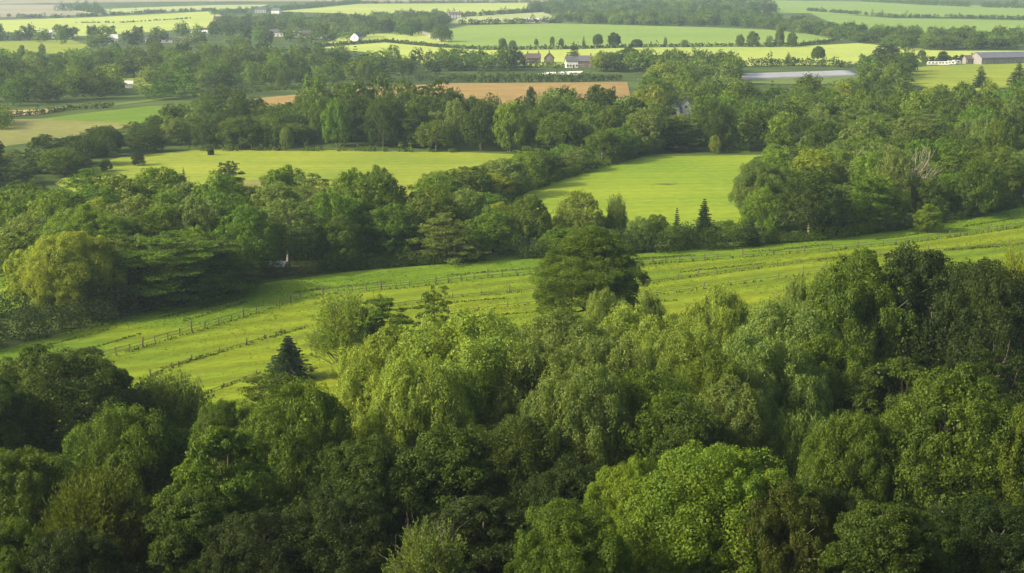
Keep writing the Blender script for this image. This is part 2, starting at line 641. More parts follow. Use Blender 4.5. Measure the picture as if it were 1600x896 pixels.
def plant(kind, tint, X, Y, W, H, label, group=None, rz=None, sink=0.0, shade_mul=1.0):
    me, tm, pw, ph = PROTO[kind]
    k = kind.split('_')[0]
    root = empty(KIND_NAME[k], (X, Y, terrain(X, Y) - sink), rng0.uniform(0, 6.28) if rz is None else rz)
    root.scale = (W / pw, W / pw, H / ph)
    tag(root, label, KIND_CAT[k], group)
    t = link('trunk', tm, root)
    c = link('crown', me, root)
    col = np.array(TINT[tint]) * rng0.uniform(0.9, 1.1) * shade_mul
    col[0] *= rng0.uniform(0.95, 1.06)
    c.color = (*col, 1)
    PLACED.append((X, Y, W / 2))
    return root


def hero(kind, tint, x, ytop, w, Y, label, group=None, rz=None, shade_mul=1.0):
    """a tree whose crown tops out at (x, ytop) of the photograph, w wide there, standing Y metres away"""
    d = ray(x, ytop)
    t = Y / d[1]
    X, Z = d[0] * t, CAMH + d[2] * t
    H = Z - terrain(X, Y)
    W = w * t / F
    return plant(kind, tint, X, Y, W, H, label, group, rz, shade_mul=shade_mul)


def standing(kind, tint, x, ytop, w, ybase, label, group=None, rz=None):
    """the same for a tree whose foot shows in the photograph at ybase"""
    X, Y = ground_at(x, ybase)
    return hero(kind, tint, x, ytop, w, Y, label, group, rz)


# ------------------------------------------------------------------ the near hillside trees
G1 = 'trees on the near hillside'
NEAR = [  # several bottom trees carry darker leaf tints to paint in the foreground shade
    ('hawthorn_near_0', 'dark olive', 150, 738, 195, 93, 'round olive twiggy thorn tree in front of the cauliflower-topped green tree'),
    ('oak_near_0', 'olive', 22, 703, 205, 99, 'yellowish olive oak at the frame edge beside the round twiggy thorn'),
    ('oak_near_1', 'mid green', 8, 815, 130, 84, 'small fresh green bush at the bottom corner below the yellowish oak'),
    ('oak_near_1', 'mid green', 188, 632, 205, 113, 'domed green tree with cauliflower crown above the round olive thorn'),
    ('oak_near_2', 'dark green', 70, 553, 290, 137, 'broad dark oak mass beside the pasture, above the domed green tree'),
    ('oak_near_3', 'dark green', -40, 590, 200, 126, 'dark oak cut by the frame edge below the broad dark oak'),
    ('hawthorn_near_1', 'grey green', 258, 583, 160, 143, 'feathery grey green thorn tree at the pasture edge beside the broad dark oak'),
    ('maple_near_0', 'mid green', 345, 668, 190, 100, 'fresh green maple with layered leafy lobes, right of the domed green tree'),
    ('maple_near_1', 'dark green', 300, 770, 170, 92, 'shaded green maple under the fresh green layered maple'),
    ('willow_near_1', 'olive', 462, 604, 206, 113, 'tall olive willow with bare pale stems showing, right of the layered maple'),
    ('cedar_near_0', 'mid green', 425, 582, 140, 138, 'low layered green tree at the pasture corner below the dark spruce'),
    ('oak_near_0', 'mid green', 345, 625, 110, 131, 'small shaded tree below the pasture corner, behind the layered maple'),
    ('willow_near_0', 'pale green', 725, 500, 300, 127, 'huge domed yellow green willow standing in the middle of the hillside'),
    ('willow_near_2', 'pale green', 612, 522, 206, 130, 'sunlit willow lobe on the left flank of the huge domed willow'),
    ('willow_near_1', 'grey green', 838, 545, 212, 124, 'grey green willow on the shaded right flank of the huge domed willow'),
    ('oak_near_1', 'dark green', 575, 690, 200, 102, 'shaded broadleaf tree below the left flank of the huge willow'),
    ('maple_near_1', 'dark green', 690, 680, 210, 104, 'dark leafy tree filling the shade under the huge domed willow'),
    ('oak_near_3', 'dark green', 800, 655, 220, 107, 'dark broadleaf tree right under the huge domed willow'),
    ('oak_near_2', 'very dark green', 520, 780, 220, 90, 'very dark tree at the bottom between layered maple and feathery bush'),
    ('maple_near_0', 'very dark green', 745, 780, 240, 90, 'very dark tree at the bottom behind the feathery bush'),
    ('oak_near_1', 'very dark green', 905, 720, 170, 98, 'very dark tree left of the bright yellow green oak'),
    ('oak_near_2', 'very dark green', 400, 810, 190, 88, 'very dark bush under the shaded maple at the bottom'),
    ('willow_near_2', 'grey green', 880, 497, 238, 143, 'grey green willow just right of the huge domed willow'),
    ('willow_near_0', 'grey green', 950, 530, 212, 133, 'drooping grey green willow in the middle of the willow row'),
    ('willow_near_1', 'pale green', 1005, 490, 210, 145, 'rounded yellow green willow below the small pale willow pair'),
    ('willow_near_0', 'grey green', 947, 459, 103, 158, 'small pale willow at the pasture edge touching the lone cedar', 'small pale willow pair'),
    ('willow_near_2', 'grey green', 1012, 466, 85, 161, 'second small pale willow beside the one touching the lone cedar', 'small pale willow pair'),
    ('willow_near_2', 'pale green', 1122, 459, 146, 154, 'upright yellow green willow at the pasture edge, tallest of the willow row'),
    ('willow_near_1', 'grey green', 1240, 473, 206, 147, 'broad grey green willow at the right end of the willow row'),
    ('willow_near_0', 'pale green', 1065, 510, 182, 139, 'domed yellow green willow in front of the tallest of the row'),
    ('willow_near_2', 'olive', 1120, 560, 168, 128, 'narrow olive willow of hanging plumes in front of the domed yellow green one'),
    ('willow_near_1', 'grey green', 1195, 525, 210, 134, 'shaded willow with hanging plumes below the broad grey green one'),
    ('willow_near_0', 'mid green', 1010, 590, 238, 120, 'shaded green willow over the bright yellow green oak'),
    ('willow_near_2', 'mid green', 1280, 535, 182, 141, 'mid green willow next to the dark wood at the pasture end'),
    ('maple_near_1', 'dark green', 1080, 640, 150, 113, 'leafy green tree half hidden behind the bright yellow green oak'),
    ('hawthorn_near_1', 'grey green', 1250, 645, 130, 119, 'grey green feathery thorn between the willow plumes and the rounded green tree'),
    ('oak_near_2', 'mid green', 1345, 408, 190, 163, 'grey green topped oak at the left end of the dark clump by the pasture'),
    ('oak_near_0', 'very dark green', 1455, 392, 230, 166, 'large dark ivy-clad oak in the middle of the dark clump by the pasture'),
    ('oak_near_3', 'very dark green', 1560, 418, 190, 158, 'dark oak at the right end of the clump by the pasture'),
    ('hawthorn_near_0', 'grey green', 1248, 432, 70, 172, 'small pale thorn at the pasture edge beside the dark clump'),
    ('birch_near_0', 'golden green', 1590, 380, 75, 182, 'pale golden feathery tree behind the right end of the dark clump'),
    ('maple_near_0', 'dark green', 1405, 560, 180, 134, 'dark green leafy tree below the grey topped oak'),
    ('cedar_near_1', 'very dark green', 1555, 545, 170, 137, 'very dark layered tree below the large ivy-clad oak'),
    ('oak_near_2', 'olive', 1505, 592, 270, 108, 'broad olive oak with pale bare boughs showing through its crown'),
    ('oak_near_1', 'olive', 1325, 642, 160, 107, 'rounded fresh green tree touching the broad olive oak'),
    ('oak_near_3', 'olive', 1620, 640, 150, 103, 'olive tree cut by the frame edge beside the broad olive oak'),
    ('oak_near_0', 'yellow green', 1120, 698, 290, 91, 'bright yellow green oak with sunlit dome at the bottom of the slope'),
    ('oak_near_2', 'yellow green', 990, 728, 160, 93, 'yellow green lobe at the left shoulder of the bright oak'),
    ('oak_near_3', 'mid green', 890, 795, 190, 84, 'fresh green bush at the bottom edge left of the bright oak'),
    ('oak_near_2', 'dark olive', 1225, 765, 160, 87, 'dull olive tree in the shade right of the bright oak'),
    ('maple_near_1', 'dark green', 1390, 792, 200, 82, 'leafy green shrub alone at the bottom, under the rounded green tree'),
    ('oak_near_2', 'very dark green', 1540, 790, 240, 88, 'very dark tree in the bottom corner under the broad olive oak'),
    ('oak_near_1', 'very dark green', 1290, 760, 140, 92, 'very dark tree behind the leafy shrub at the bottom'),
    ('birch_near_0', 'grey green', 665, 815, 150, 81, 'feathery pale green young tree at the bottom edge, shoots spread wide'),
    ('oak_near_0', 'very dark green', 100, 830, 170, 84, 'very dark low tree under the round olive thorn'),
    ('willow_near_1', 'pale green', 660, 560, 190, 117, 'pale lower lobe at the front of the huge domed willow'),
    ('willow_near_0', 'grey green', 900, 575, 190, 118, 'shaded grey green willow between the huge domed willow and the middle row'),
    ('willow_near_2', 'grey green', 1140, 600, 170, 119, 'low shaded willow of hanging plumes above the bright oak'),
    # in the pasture
    ('cedar_near_2', 'olive', 920, 360, 158, 214, 'lone spreading cedar standing in the fenced pasture'),
    ('birch_near_0', 'pale green', 540, 452, 125, 188, 'pale feathery birch at the lower pasture edge, bare stems showing'),
    ('cedar_near_1', 'fresh green', 597, 462, 98, 188, 'layered fresh green tree touching the pale feathery birch'),
    ('thin_pine_near_0', 'mid green', 678, 446, 66, 190, 'thin open pine with visible trunk right of the feathery birch'),
    ('spruce_near_0', 'blue green', 450, 526, 80, 187, 'dark blue green spruce at the lower pasture edge'),
]
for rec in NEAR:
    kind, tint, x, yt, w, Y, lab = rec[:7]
    hero(kind, tint, x, yt, w, Y, lab, rec[7] if len(rec) > 7 else None, None, 0.88 if Y < 116 else 1.0)   # nearest trees painted darker, standing in for shade along the bottom

# ------------------------------------------------------------------ single trees of the wood edges and fields beyond
EDGE = [
    ('oak_near_0', 'golden green', 105, 362, 150, 492, 'large golden green round tree at the left wood edge by the pasture'),
    ('cedar_near_1', 'fresh green', 262, 362, 175, 474, 'broad cedar of layered boughs beside the golden round tree'),
    ('cedar_near_0', 'mid green', 345, 372, 105, 458, 'darker cedar next to the broad layered cedar at the wood edge'),
    ('oak_near_2', 'yellow green', 135, 328, 165, 440, 'wide yellow green dome behind the golden round tree'),
    ('willow_mid_0', 'grey green', 447, 315, 120, 418, 'grey green willow with many pale stems above the pale shed'),
    ('willow_mid_1', 'yellow green', 250, 318, 90, 415, 'yellow green rounded tree behind the broad layered cedar'),
    ('oak_mid_0', 'brownish olive', 318, 332, 40, 400, 'small brownish tree among the greens behind the dark cedar'),
    ('willow_mid_2', 'olive', 826, 307, 74, 392, 'olive willow standing at the near corner of the right bright pasture'),
    ('willow_mid_0', 'pale green', 905, 300, 82, 386, 'wide pale willow behind the lone cedar'),
    ('birch_near_0', 'grey green', 964, 302, 40, 384, 'thin grey green tree right of the wide pale willow'),
    ('spruce_near_0', 'blue green', 1101, 312, 42, 377, 'blue green conifer rising from the hedge below the right bright pasture'),
    ('spruce_mid_0', 'dark green', 1058, 326, 18, 376, 'slim dark spruce tip in the hedge left of the blue green conifer'),
    ('spruce_mid_0', 'blue green', 1174, 338, 36, 384, 'dark blue green spruce at the right end of the hedge'),
    ('spruce_mid_0', 'fresh green', 1208, 326, 30, 380, 'pale green pointed conifer beside the dark hedge-end spruce'),
    ('willow_mid_1', 'golden green', 1278, 292, 70, 362, 'golden round tree at the front of the right-hand wood'),
    ('maple_near_0', 'bright yellow green', 1452, 319, 44, 363, 'small bright tree standing alone in grass before the right-hand wood'),
    ('oak_near_3', 'grey green', 1192, 253, 96, 346, 'grey green rounded tree at the left corner of the right-hand wood'),
    ('cedar_mid_0', 'fresh green', 1362, 274, 84, 360, 'layered fresh green tree behind the golden round tree'),
    ('cedar_mid_1', 'mid green', 1258, 262, 100, 336, 'layered mid green tree between grey corner tree and golden tree'),
    ('oak_mid_1', 'mid green', 1532, 251, 84, 338, 'dense mid green dome at the far right wood front'),
    ('bare_mid_0', 'grey green', 1432, 226, 105, 324, 'half bare tree with pale forked boughs in the right-hand wood'),
    ('willow_mid_2', 'grey green', 1400, 232, 70, 338, 'pale grey green willow behind the half bare tree'),
    ('oak_mid_2', 'dark green', 165, 249, 20, 268, 'small round dark tree at the left corner of the left bright pasture'),
    ('oak_mid_3', 'very dark green', 215, 237, 22, 259, 'larger round dark tree standing alone in the left bright pasture'),
    ('shrub_mid_0', 'very dark green', 329, 232, 11, 243, 'tiny dark bush alone at the top of the left bright pasture'),
    ('willow_mid_1', 'grey green', 447, 199, 22, 236, 'small pale tree in front of the dark middle wood'),
    ('oak_mid_4', 'golden green', 1118, 211, 20, 240, 'small golden tree by the gap at the top of the right bright pasture'),
    ('cedar_mid_1', 'dark green', 357, 252, 46, 300, 'dark spreading tree at the near edge of the left bright pasture'),
    ('oak_mid_3', 'mid green', 440, 266, 42, 302, 'green rounded tree beside a bare strip of the left bright pasture'),
    ('spruce_mid_0', 'dark green', 286, 262, 12, 298, 'small dark pointed conifer above the wood left of the spreading tree'),
    ('oak_mid_0', 'olive', 441, 110, 25, 138, 'small round olive tree by the hedged track, nearest the meadow'),
    ('oak_mid_2', 'yellow green', 572, 91, 32, 128, 'yellow green oval tree in front of the dark far wood'),
    ('oak_mid_1', 'olive', 246, 110, 28, 130, 'round olive tree in the small meadow among the far woods'),
    ('oak_mid_3', 'grey green', 65, 69, 12, 86, 'lone dark clipped tree in the small left field'),
    ('oak_mid_4', 'grey green', 33, 70, 11, 88, 'lone greyish tree in the small left field'),
    ('oak_mid_2', 'very dark green', 1387, 70, 44, 99, 'big very dark round tree at the end of the long yellow field'),
    ('oak_near_1', 'mid green', 1279, 72, 21, 96, 'small tree with clear trunk in front of the long yellow field'),
    ('spruce_mid_0', 'dark green', 1232, 82, 15, 100, 'dark pointed tree by the hedge below the long yellow field'),
    ('oak_mid_0', 'mid green', 1441, 78, 14, 96, 'small tree left of the caravans'),
    ('oak_mid_1', 'very dark green', 1474, 80, 16, 99, 'very dark tree behind the caravans'),
    ('spruce_mid_0', 'dark green', 1534, 104, 32, 138, 'dark spreading conifer below the big barn'),
    ('spruce_mid_0', 'very dark green', 1594, 98, 36, 134, 'dark conifer at the frame edge below the big barn'),
    ('oak_mid_4', 'olive', 690, 38, 34, 66, 'large olive tree beside the pale farm track'),
    ('oak_mid_0', 'yellow green', 667, 25, 20, 50, 'yellowish tree behind the large olive tree by the track'),
    ('spruce_mid_0', 'very dark green', 897, 66, 30, 103, 'tall very dark conifer standing over the white house'),
    ('oak_mid_1', 'very dark green', 1038, 84, 26, 107, 'very dark block-shaped tree right of the white house'),
    ('oak_mid_2', 'golden green', 940, 80, 36, 112, 'sunlit golden tree beside the white house'),
    ('oak_mid_3', 'dark green', 982, 75, 46, 108, 'dark rounded tree between golden tree and block-shaped tree'),
    ('cedar_mid_0', 'dark green', 668, 133, 54, 192, 'dark flat-topped cedar against the ploughed field'),
    ('cedar_mid_1', 'mid green', 566, 143, 44, 190, 'layered tree left of the dark flat-topped cedar, breaking the ploughed field'),
    ('oak_mid_2', 'dark green', 505, 140, 64, 190, 'wide dark tree hiding the middle of the ploughed field'),
    ('oak_mid_3', 'mid green', 320, 152, 60, 192, 'round tree at the left end of the dark middle wood by the green field'),
    ('oak_mid_4', 'very dark green', 831, 136, 24, 190, 'small dark round tree standing up before the ploughed field'),
    ('oak_mid_1', 'dark green', 930, 133, 30, 186, 'dark tree at the right end of the ploughed field'),
    ('oak_mid_0', 'golden green', 1005, 138, 46, 182, 'golden olive tree left of the white gabled cottage'),
    ('oak_mid_0', 'very dark green', 806, 80, 32, 106, 'dark round tree left of the brick houses'),
]
for kind, tint, x, yt, w, yb, lab in EDGE:
    standing(kind, tint, x, yt, w, yb, lab)
HEDGE_TREES = [(863, 57, 8, 'mid green', 'willow_mid_1'), (877, 60, 9, 'dark green', 'oak_mid_2'), (912, 56, 7, 'dark green', 'spruce_mid_0'), (934, 53, 17, 'mid green', 'oak_near_1'),
               (960, 51, 21, 'dark green', 'maple_near_0'), (995, 61, 20, 'dark green', 'oak_mid_0'), (1040, 58, 7, 'grey green', 'birch_near_0'), (1070, 62, 17, 'grey green', 'cedar_mid_0'),
               (1157, 54, 14, 'mid green', 'willow_mid_2'), (1177, 48, 20, 'mid green', 'oak_mid_0'), (1203, 56, 15, 'grey green', 'cedar_mid_1'), (1219, 44, 15, 'grey green', 'maple_near_1'), (1238, 51, 17, 'mid green', 'oak_mid_3'),
               (785, 60, 15, 'grey green', 'maple_near_1'), (801, 63, 12, 'grey green', 'oak_mid_1'), (838, 60, 8, 'grey green', 'birch_near_0')]
HT_LABEL = ['slim hedgerow tree third left of the tiny spruce', 'slim hedgerow tree second left of the tiny spruce', 'tiny dark spruce in the hedgerow between the two large fields',
            'round hedgerow tree with clear trunk right of the tiny spruce', 'dense dark hedgerow tree, widest in the row above the white house', 'low dark domed tree hugging the hedgerow',
            'narrow greyish hedgerow tree right of the low domed one', 'low spreading greyish tree in the middle of the hedgerow', 'first of five trees at the hedgerow end, smaller round one',
            'second of five trees at the hedgerow end, broad oval one', 'lowest of five trees at the hedgerow end', 'tallest of five trees at the hedgerow end', 'last of five trees at the hedgerow end',
            'greyish hedgerow tree above the dark tree by the brick houses', 'smaller greyish hedgerow tree beside the one above the brick houses', 'thin greyish hedgerow tree between brick houses and the slim pair']
for (x, yt, w, tint, kind), lab in zip(HEDGE_TREES, HT_LABEL):
    standing(kind, tint, x, yt, w, 74 if x > 830 else 77, lab, 'trees in the far hedgerow')


# ------------------------------------------------------------------ woods filled with trees
def inside(poly, x, y):
    c = False
    j = len(poly) - 1
    for i in range(len(poly)):
        xi, yi = poly[i]
        xj, yj = poly[j]
        if (yi > y) != (yj > y) and x < (xj - xi) * (y - yi) / (yj - yi) + xi:
            c = not c
        j = i
    return c


def to_photo(X, Y):
    v = np.array([X, Y, terrain(X, Y) - CAMH])
    dz = v @ FWD
    return 800 + F * v[0] / dz, 448 - F * (v @ UP) / dz


def scatter(poly, spacing, seed, grow=0.0):
    """trees over a wood given by the outline of its ground in the photograph; spacing in metres"""
    rng = np.random.default_rng(seed)
    wp = [ground_at(x, y) for x, y in poly]
    xs = [p[0] for p in wp]
    ys = [p[1] for p in wp]
    got = []
    cell = {}
    area = (max(xs) - min(xs)) * (max(ys) - min(ys))
    for _ in range(int(area / spacing ** 2 * 7)):
        X, Y = rng.uniform(min(xs), max(xs)), rng.uniform(min(ys), max(ys))
        if not inside(wp, X, Y):
            continue
        if abs(X) > 0.385 * Y + 25:
            continue
        sp = spacing * (1 + grow * max(0, Y - 400) / 600)
        ci, cj = int(X // spacing), int(Y // spacing)
        k = int(math.ceil(sp / spacing))
        if any((X - a) ** 2 + (Y - b) ** 2 < sp * sp for di in range(-k, k + 1) for dj in range(-k, k + 1) for a, b in cell.get((ci + di, cj + dj), ())):
            continue
        if any((X - a) ** 2 + (Y - b) ** 2 < (0.55 * r + sp * 0.35) ** 2 for a, b, r in PLACED):
            continue
        cell.setdefault((ci, cj), []).append((X, Y))
        got.append((X, Y))
    return got


MERGED_V, MERGED_T = {}, {}
bark_col = np.array([0.05, 0.04, 0.03])


def far_tree(wood, kind, tint, X, Y, W, H, rng):
    lv, pw, ph = FAR[kind]
    an = rng.uniform(0, 6.28)
    c, s = math.cos(an), math.sin(an)
    sx, sz = W / pw, H / ph
    v = lv.reshape(-1, 3)
    o = np.empty_like(v)
    o[:, 0] = (v[:, 0] * c - v[:, 1] * s) * sx + X
    o[:, 1] = (v[:, 0] * s + v[:, 1] * c) * sx + Y
    o[:, 2] = v[:, 2] * sz + terrain(X, Y)
    col = np.array(TINT[tint]) * rng.uniform(0.78, 1.22)
    col[0] *= rng.uniform(0.9, 1.1)
    MERGED_V.setdefault(wood, []).append(o.astype(np.float32))
    MERGED_T.setdefault(wood, []).append(np.tile(np.array([*col, 1], np.float32), (len(o), 1)))


# outlines of the ground the woods stand on (photograph coordinates)
W_FRONT = [(-90, 352), (60, 348), (150, 350), (350, 350), (430, 352), (560, 352), (640, 340), (700, 345), (775, 352), (800, 376), (1000, 374), (1150, 366),
           (1180, 383), (1000, 394), (850, 401), (700, 409), (560, 421), (420, 439), (330, 463), (190, 487), (100, 492), (40, 484), (34, 404), (-90, 398)]
W_SPUR = [(640, 326), (740, 301), (830, 275), (900, 254), (975, 240), (990, 244), (893, 270), (812, 297), (760, 328), (700, 340)]
W_RIGHT = [(1190, 383), (1188, 352), (1190, 315), (1205, 298), (1275, 266), (1240, 243), (1330, 215), (1480, 190), (1720, 165), (1720, 305), (1600, 322), (1400, 358)]
W_UPRIGHT = [(1240, 243), (1168, 240), (1172, 218), (1180, 204), (1120, 204), (1100, 214), (1090, 165), (1042, 165), (1030, 205), (990, 175), (1040, 128), (1080, 130), (1140, 160), (1350, 163), (1420, 168), (1500, 172), (1600, 166), (1720, 160), (1720, 166), (1480, 190), (1330, 215)]
W_MID = [(-90, 304), (0, 294), (85, 280), (180, 245), (300, 232), (500, 233), (740, 237), (800, 241), (985, 240), (1136, 237), (1136, 222), (1095, 226), (1035, 226), (1000, 203), (950, 192), (880, 194), (800, 200), (600, 191),
         (420, 187), (330, 188), (280, 194), (230, 222), (110, 248), (0, 260), (-90, 264)]
W_UPLEFT = [(-90, 170), (60, 166), (100, 160), (180, 158), (182, 122), (255, 120), (262, 135), (230, 150), (235, 162), (310, 148), (450, 138), (640, 124), (700, 112), (690, 108), (610, 104), (560, 100), (505, 98), (430, 92), (330, 92), (140, 98), (100, 108), (-90, 110)]
W_HOUSES = [(930, 113), (990, 115), (1060, 112), (1060, 107), (950, 105)]
W_TUNL = [(1040, 112), (1100, 110), (1148, 112), (1150, 124), (1140, 152), (1085, 140), (1040, 130)]
W_TUNR = [(1354, 113), (1420, 108), (1412, 135), (1400, 150), (1356, 140)]
W_GARDENS = [(690, 112), (800, 112), (800, 104), (700, 105)]
W_TOP = [(560, 42), (600, 32), (690, 30), (700, 38), (640, 58), (600, 54)]
W_TOPMID = [(860, 33), (960, 25), (1160, 30), (1200, 36), (1340, 58), (1340, 66), (1180, 44), (1100, 42), (960, 41)]
W_TOPBACK = [(830, 20), (870, 8), (1180, 5), (1215, 22), (1160, 30), (960, 22), (880, 24)]
W_TOPRIGHT = [(1340, 66), (1330, 56), (1460, 58), (1600, 62), (1700, 64), (1700, 80), (1600, 78), (1480, 80), (1390, 78)]
W_VILLAGE = [(-60, 60), (0, 55), (40, 62), (90, 60), (120, 58), (200, 62), (330, 58), (480, 50), (560, 48), (580, 60), (500, 72), (330, 74), (140, 80), (120, 72), (60, 66)]

W_VILLB = [(330, 50), (345, 40), (440, 36), (560, 40), (570, 52), (480, 50), (430, 50)]

TINTS_FRONT = (['mid green'] * 4 + ['fresh green'] * 5 + ['dark green'] * 1 + ['grey green'] * 4 + ['yellow green'] * 4 + ['pale green'] * 1 + ['olive'] * 3 + ['golden green'])
TINTS_RIGHT = (['mid green'] * 4 + ['fresh green'] * 3 + ['yellow green'] * 4 + ['grey green'] * 3 + ['olive'] * 3 + ['dark green'] * 2 + ['golden green'])
TINTS_FAR = (['mid green'] * 5 + ['dark green'] * 5 + ['fresh green'] * 2 + ['olive'] * 2 + ['grey green'] * 2 + ['yellow green'])
MID_SHAPES = ['oak_mid_0', 'oak_mid_1', 'oak_mid_2', 'oak_mid_3', 'oak_mid_4'] * 3 + ['willow_mid_0', 'willow_mid_1', 'willow_mid_2'] + ['cedar_mid_0', 'cedar_mid_1']
SHAPE_WORD = {'oak': 'rounded', 'willow': 'drooping', 'cedar': 'layered', 'spruce': 'pointed', 'shrub': 'low'}


def landmark(wood, x):
    if wood == 'front':
        for lim, w in ((90, 'left of the golden round tree'), (190, 'behind the golden round tree'), (330, 'behind the broad layered cedar'), (400, 'behind the dark cedar'),
                       (500, 'around the pale-stemmed willow'), (600, 'right of the pale-stemmed willow'), (700, 'below the left bright pasture'), (780, 'where the spur joins'),
                       (880, 'by the olive corner willow'), (1000, 'behind the lone cedar'), (1300, 'along the hedge under the right bright pasture')):
            if x < lim:
                return w
    if wood == 'spur':
        return 'near its root' if x < 720 else 'in its middle' if x < 840 else 'near its far end'
    if wood == 'right':
        for lim, w in ((1240, 'by the grey corner tree'), (1320, 'behind the golden front tree'), (1400, 'behind the layered fresh green tree'), (1480, 'around the half bare tree'), (1570, 'by the dense dome'), (1900, 'at the frame edge')):
            if x < lim:
                return w
    return 'facing the left bright pasture' if x < 560 else 'facing the spur' if x < 900 else 'facing the right bright pasture'


WOODS = [('front', W_FRONT, 8.8, 71), ('spur', W_SPUR, 8.6, 72), ('right', W_RIGHT, 9.2, 73), ('middle', W_MID, 9.2, 74), ('upper right', W_UPRIGHT, 10.0, 75), ('upper left', W_UPLEFT, 11.5, 76)]
FARW = [('houses', W_HOUSES, 10), ('gardens', W_GARDENS, 10), ('tunnel left', W_TUNL, 10), ('tunnel right', W_TUNR, 10), ('top left copse', W_TOP, 13), ('top middle', W_TOPMID, 14), ('top back', W_TOPBACK, 22), ('top right', W_TOPRIGHT, 14), ('village', W_VILLAGE, 26), ('village back', W_VILLB, 15)]
rw = np.random.default_rng(99)
cands = []
for wname, poly, sp, seed in WOODS:
    for X, Y in scatter(poly, sp, seed, 0.25 if wname == 'upper left' else 0.1):
        cands.append((Y, X, wname))
cands.sort()
WOOD_PHRASE = {'front': 'the wood beyond the fence', 'spur': 'the wooded spur between bright pastures', 'right': 'the right-hand wood', 'middle': 'the dark middle wood',
               'upper right': 'the upper right wood', 'upper left': 'the far left wood'}
n_obj = 0
MAXOBJ = 225
bounds = {}
for Y, X, wname in cands:
    bounds.setdefault(wname, []).append(Y)
for Y, X, wname in cands:
    px, py = to_photo(X, Y)
    tl = TINTS_RIGHT if wname in ('right', 'upper right') else TINTS_FRONT if wname in ('front', 'spur') else TINTS_FAR
    tint = tl[rw.integers(len(tl))]
    W = rw.uniform(9.0, 15.5)
    H = rw.uniform(8.0, 14.5)
    if wname == 'front' and 725 < px <= 780:
        H *= 0.7
    if wname == 'front' and px > 780:
        H *= 0.48
        W *= 0.6
    if wname == 'right' and Y > 380:
        H *= 1.05
    if wname == 'spur':
        H *= 0.72
    if wname == 'middle' and 480 < px < 690 and py < 212:
        H *= 1.22
    if wname == 'middle' and 385 < px < 470:
        H *= 0.7
    if wname == 'middle':
        H *= 1.1 if px > 330 else 0.75
        tint = tint if rw.uniform() < .75 else 'dark green'
    vis = -30 < px < 1630
    if n_obj < MAXOBJ and vis and wname in ('front', 'spur', 'right', 'middle'):
        kind = MID_SHAPES[rw.integers(len(MID_SHAPES))]
        ys = bounds[wname]
        q = sum(1 for v in ys if v < Y) / len(ys)
        row = 'on the near side of' if q < 0.33 else 'within' if q < 0.67 else 'on the far side of'
        size = 'tall' if H > 11.5 else 'low' if H < 8 else 'middling'
        sh = SHAPE_WORD[kind.split('_')[0]]
        lab = '%s %s %s tree %s %s %s' % (size, tint, sh, row, 'the wood' if wname == 'front' else 'the spur' if wname == 'spur' else WOOD_PHRASE[wname], landmark(wname, px))
        w_ = lab.split()
        if len(w_) > 16:
            lab = ' '.join(lab.replace(size + ' ', '', 1).split()[:16])
        plant(kind, tint, X, Y, W, H, lab, 'trees of ' + WOOD_PHRASE[wname])
        n_obj += 1
    else:
        u = rw.uniform()
        kind = 'oak%d' % rw.integers(6) if u < .88 else 'cedar0' if u < .95 else 'spruce0'
        if Y > 760 and kind.startswith('oak'):
            kind = 'tiny%d' % rw.integers(3) if rw.uniform() < .6 else kind
        if kind == 'spruce0':
            W, tint = W * .5, 'dark green'
        far_tree(wname, kind, tint, X, Y, W, H, rw)
for wname, poly, sp in FARW:
    for X, Y in scatter(poly, sp, hash_str(wname), 0.0):
        tint = TINTS_FAR[rw.integers(len(TINTS_FAR))]
        k = 1.0 if wname != 'top back' else 1.3
        far_tree(wname, 'tiny%d' % rw.integers(3), tint, X, Y, rw.uniform(10, 17) * k, rw.uniform(8, 15) * k, rw)

WOOD_LABEL = {
    'front': 'trees closing the wood beyond the pasture fence outside the frame', 'spur': 'rear trees of the wooded spur between the bright pastures',
    'right': 'massed crowns at the back of the right-hand wood', 'middle': 'long dark wood across the valley between bright pastures and ploughed field',
    'upper right': 'hazy green wood around the white gabled house, below the white tunnels', 'upper left': 'wide hazy dark wood covering the far left plain',
    'tunnel left': 'bushy green trees at the left end of the white tunnels', 'tunnel right': 'bushy green trees between white tunnels and paddock', 'village back': 'hazy trees behind the long white village bungalow', 'houses': 'garden trees right of the white house', 'gardens': 'garden trees left of the brick houses', 'top left copse': 'rounded copse beside the pale farm track', 'top middle': 'belt of far trees above the large cool green field',
    'top back': 'hazy farthest wood behind the far tree belt', 'top right': 'row of tall hazy trees ending the long yellow field', 'village': 'loose trees round the scattered white village roofs'}


# ------------------------------------------------------------------ hedges
def polyline(pts, step):
    w = [ground_at(x, y) for x, y in pts]
    out = []
    for (a, b), (c, d) in zip(w[:-1], w[1:]):
        L = math.hypot(c - a, d - b)
        k = max(1, int(L / step))
        for i in range(k):
            t = i / k
            out.append((a + (c - a) * t, b + (d - b) * t))
    return out


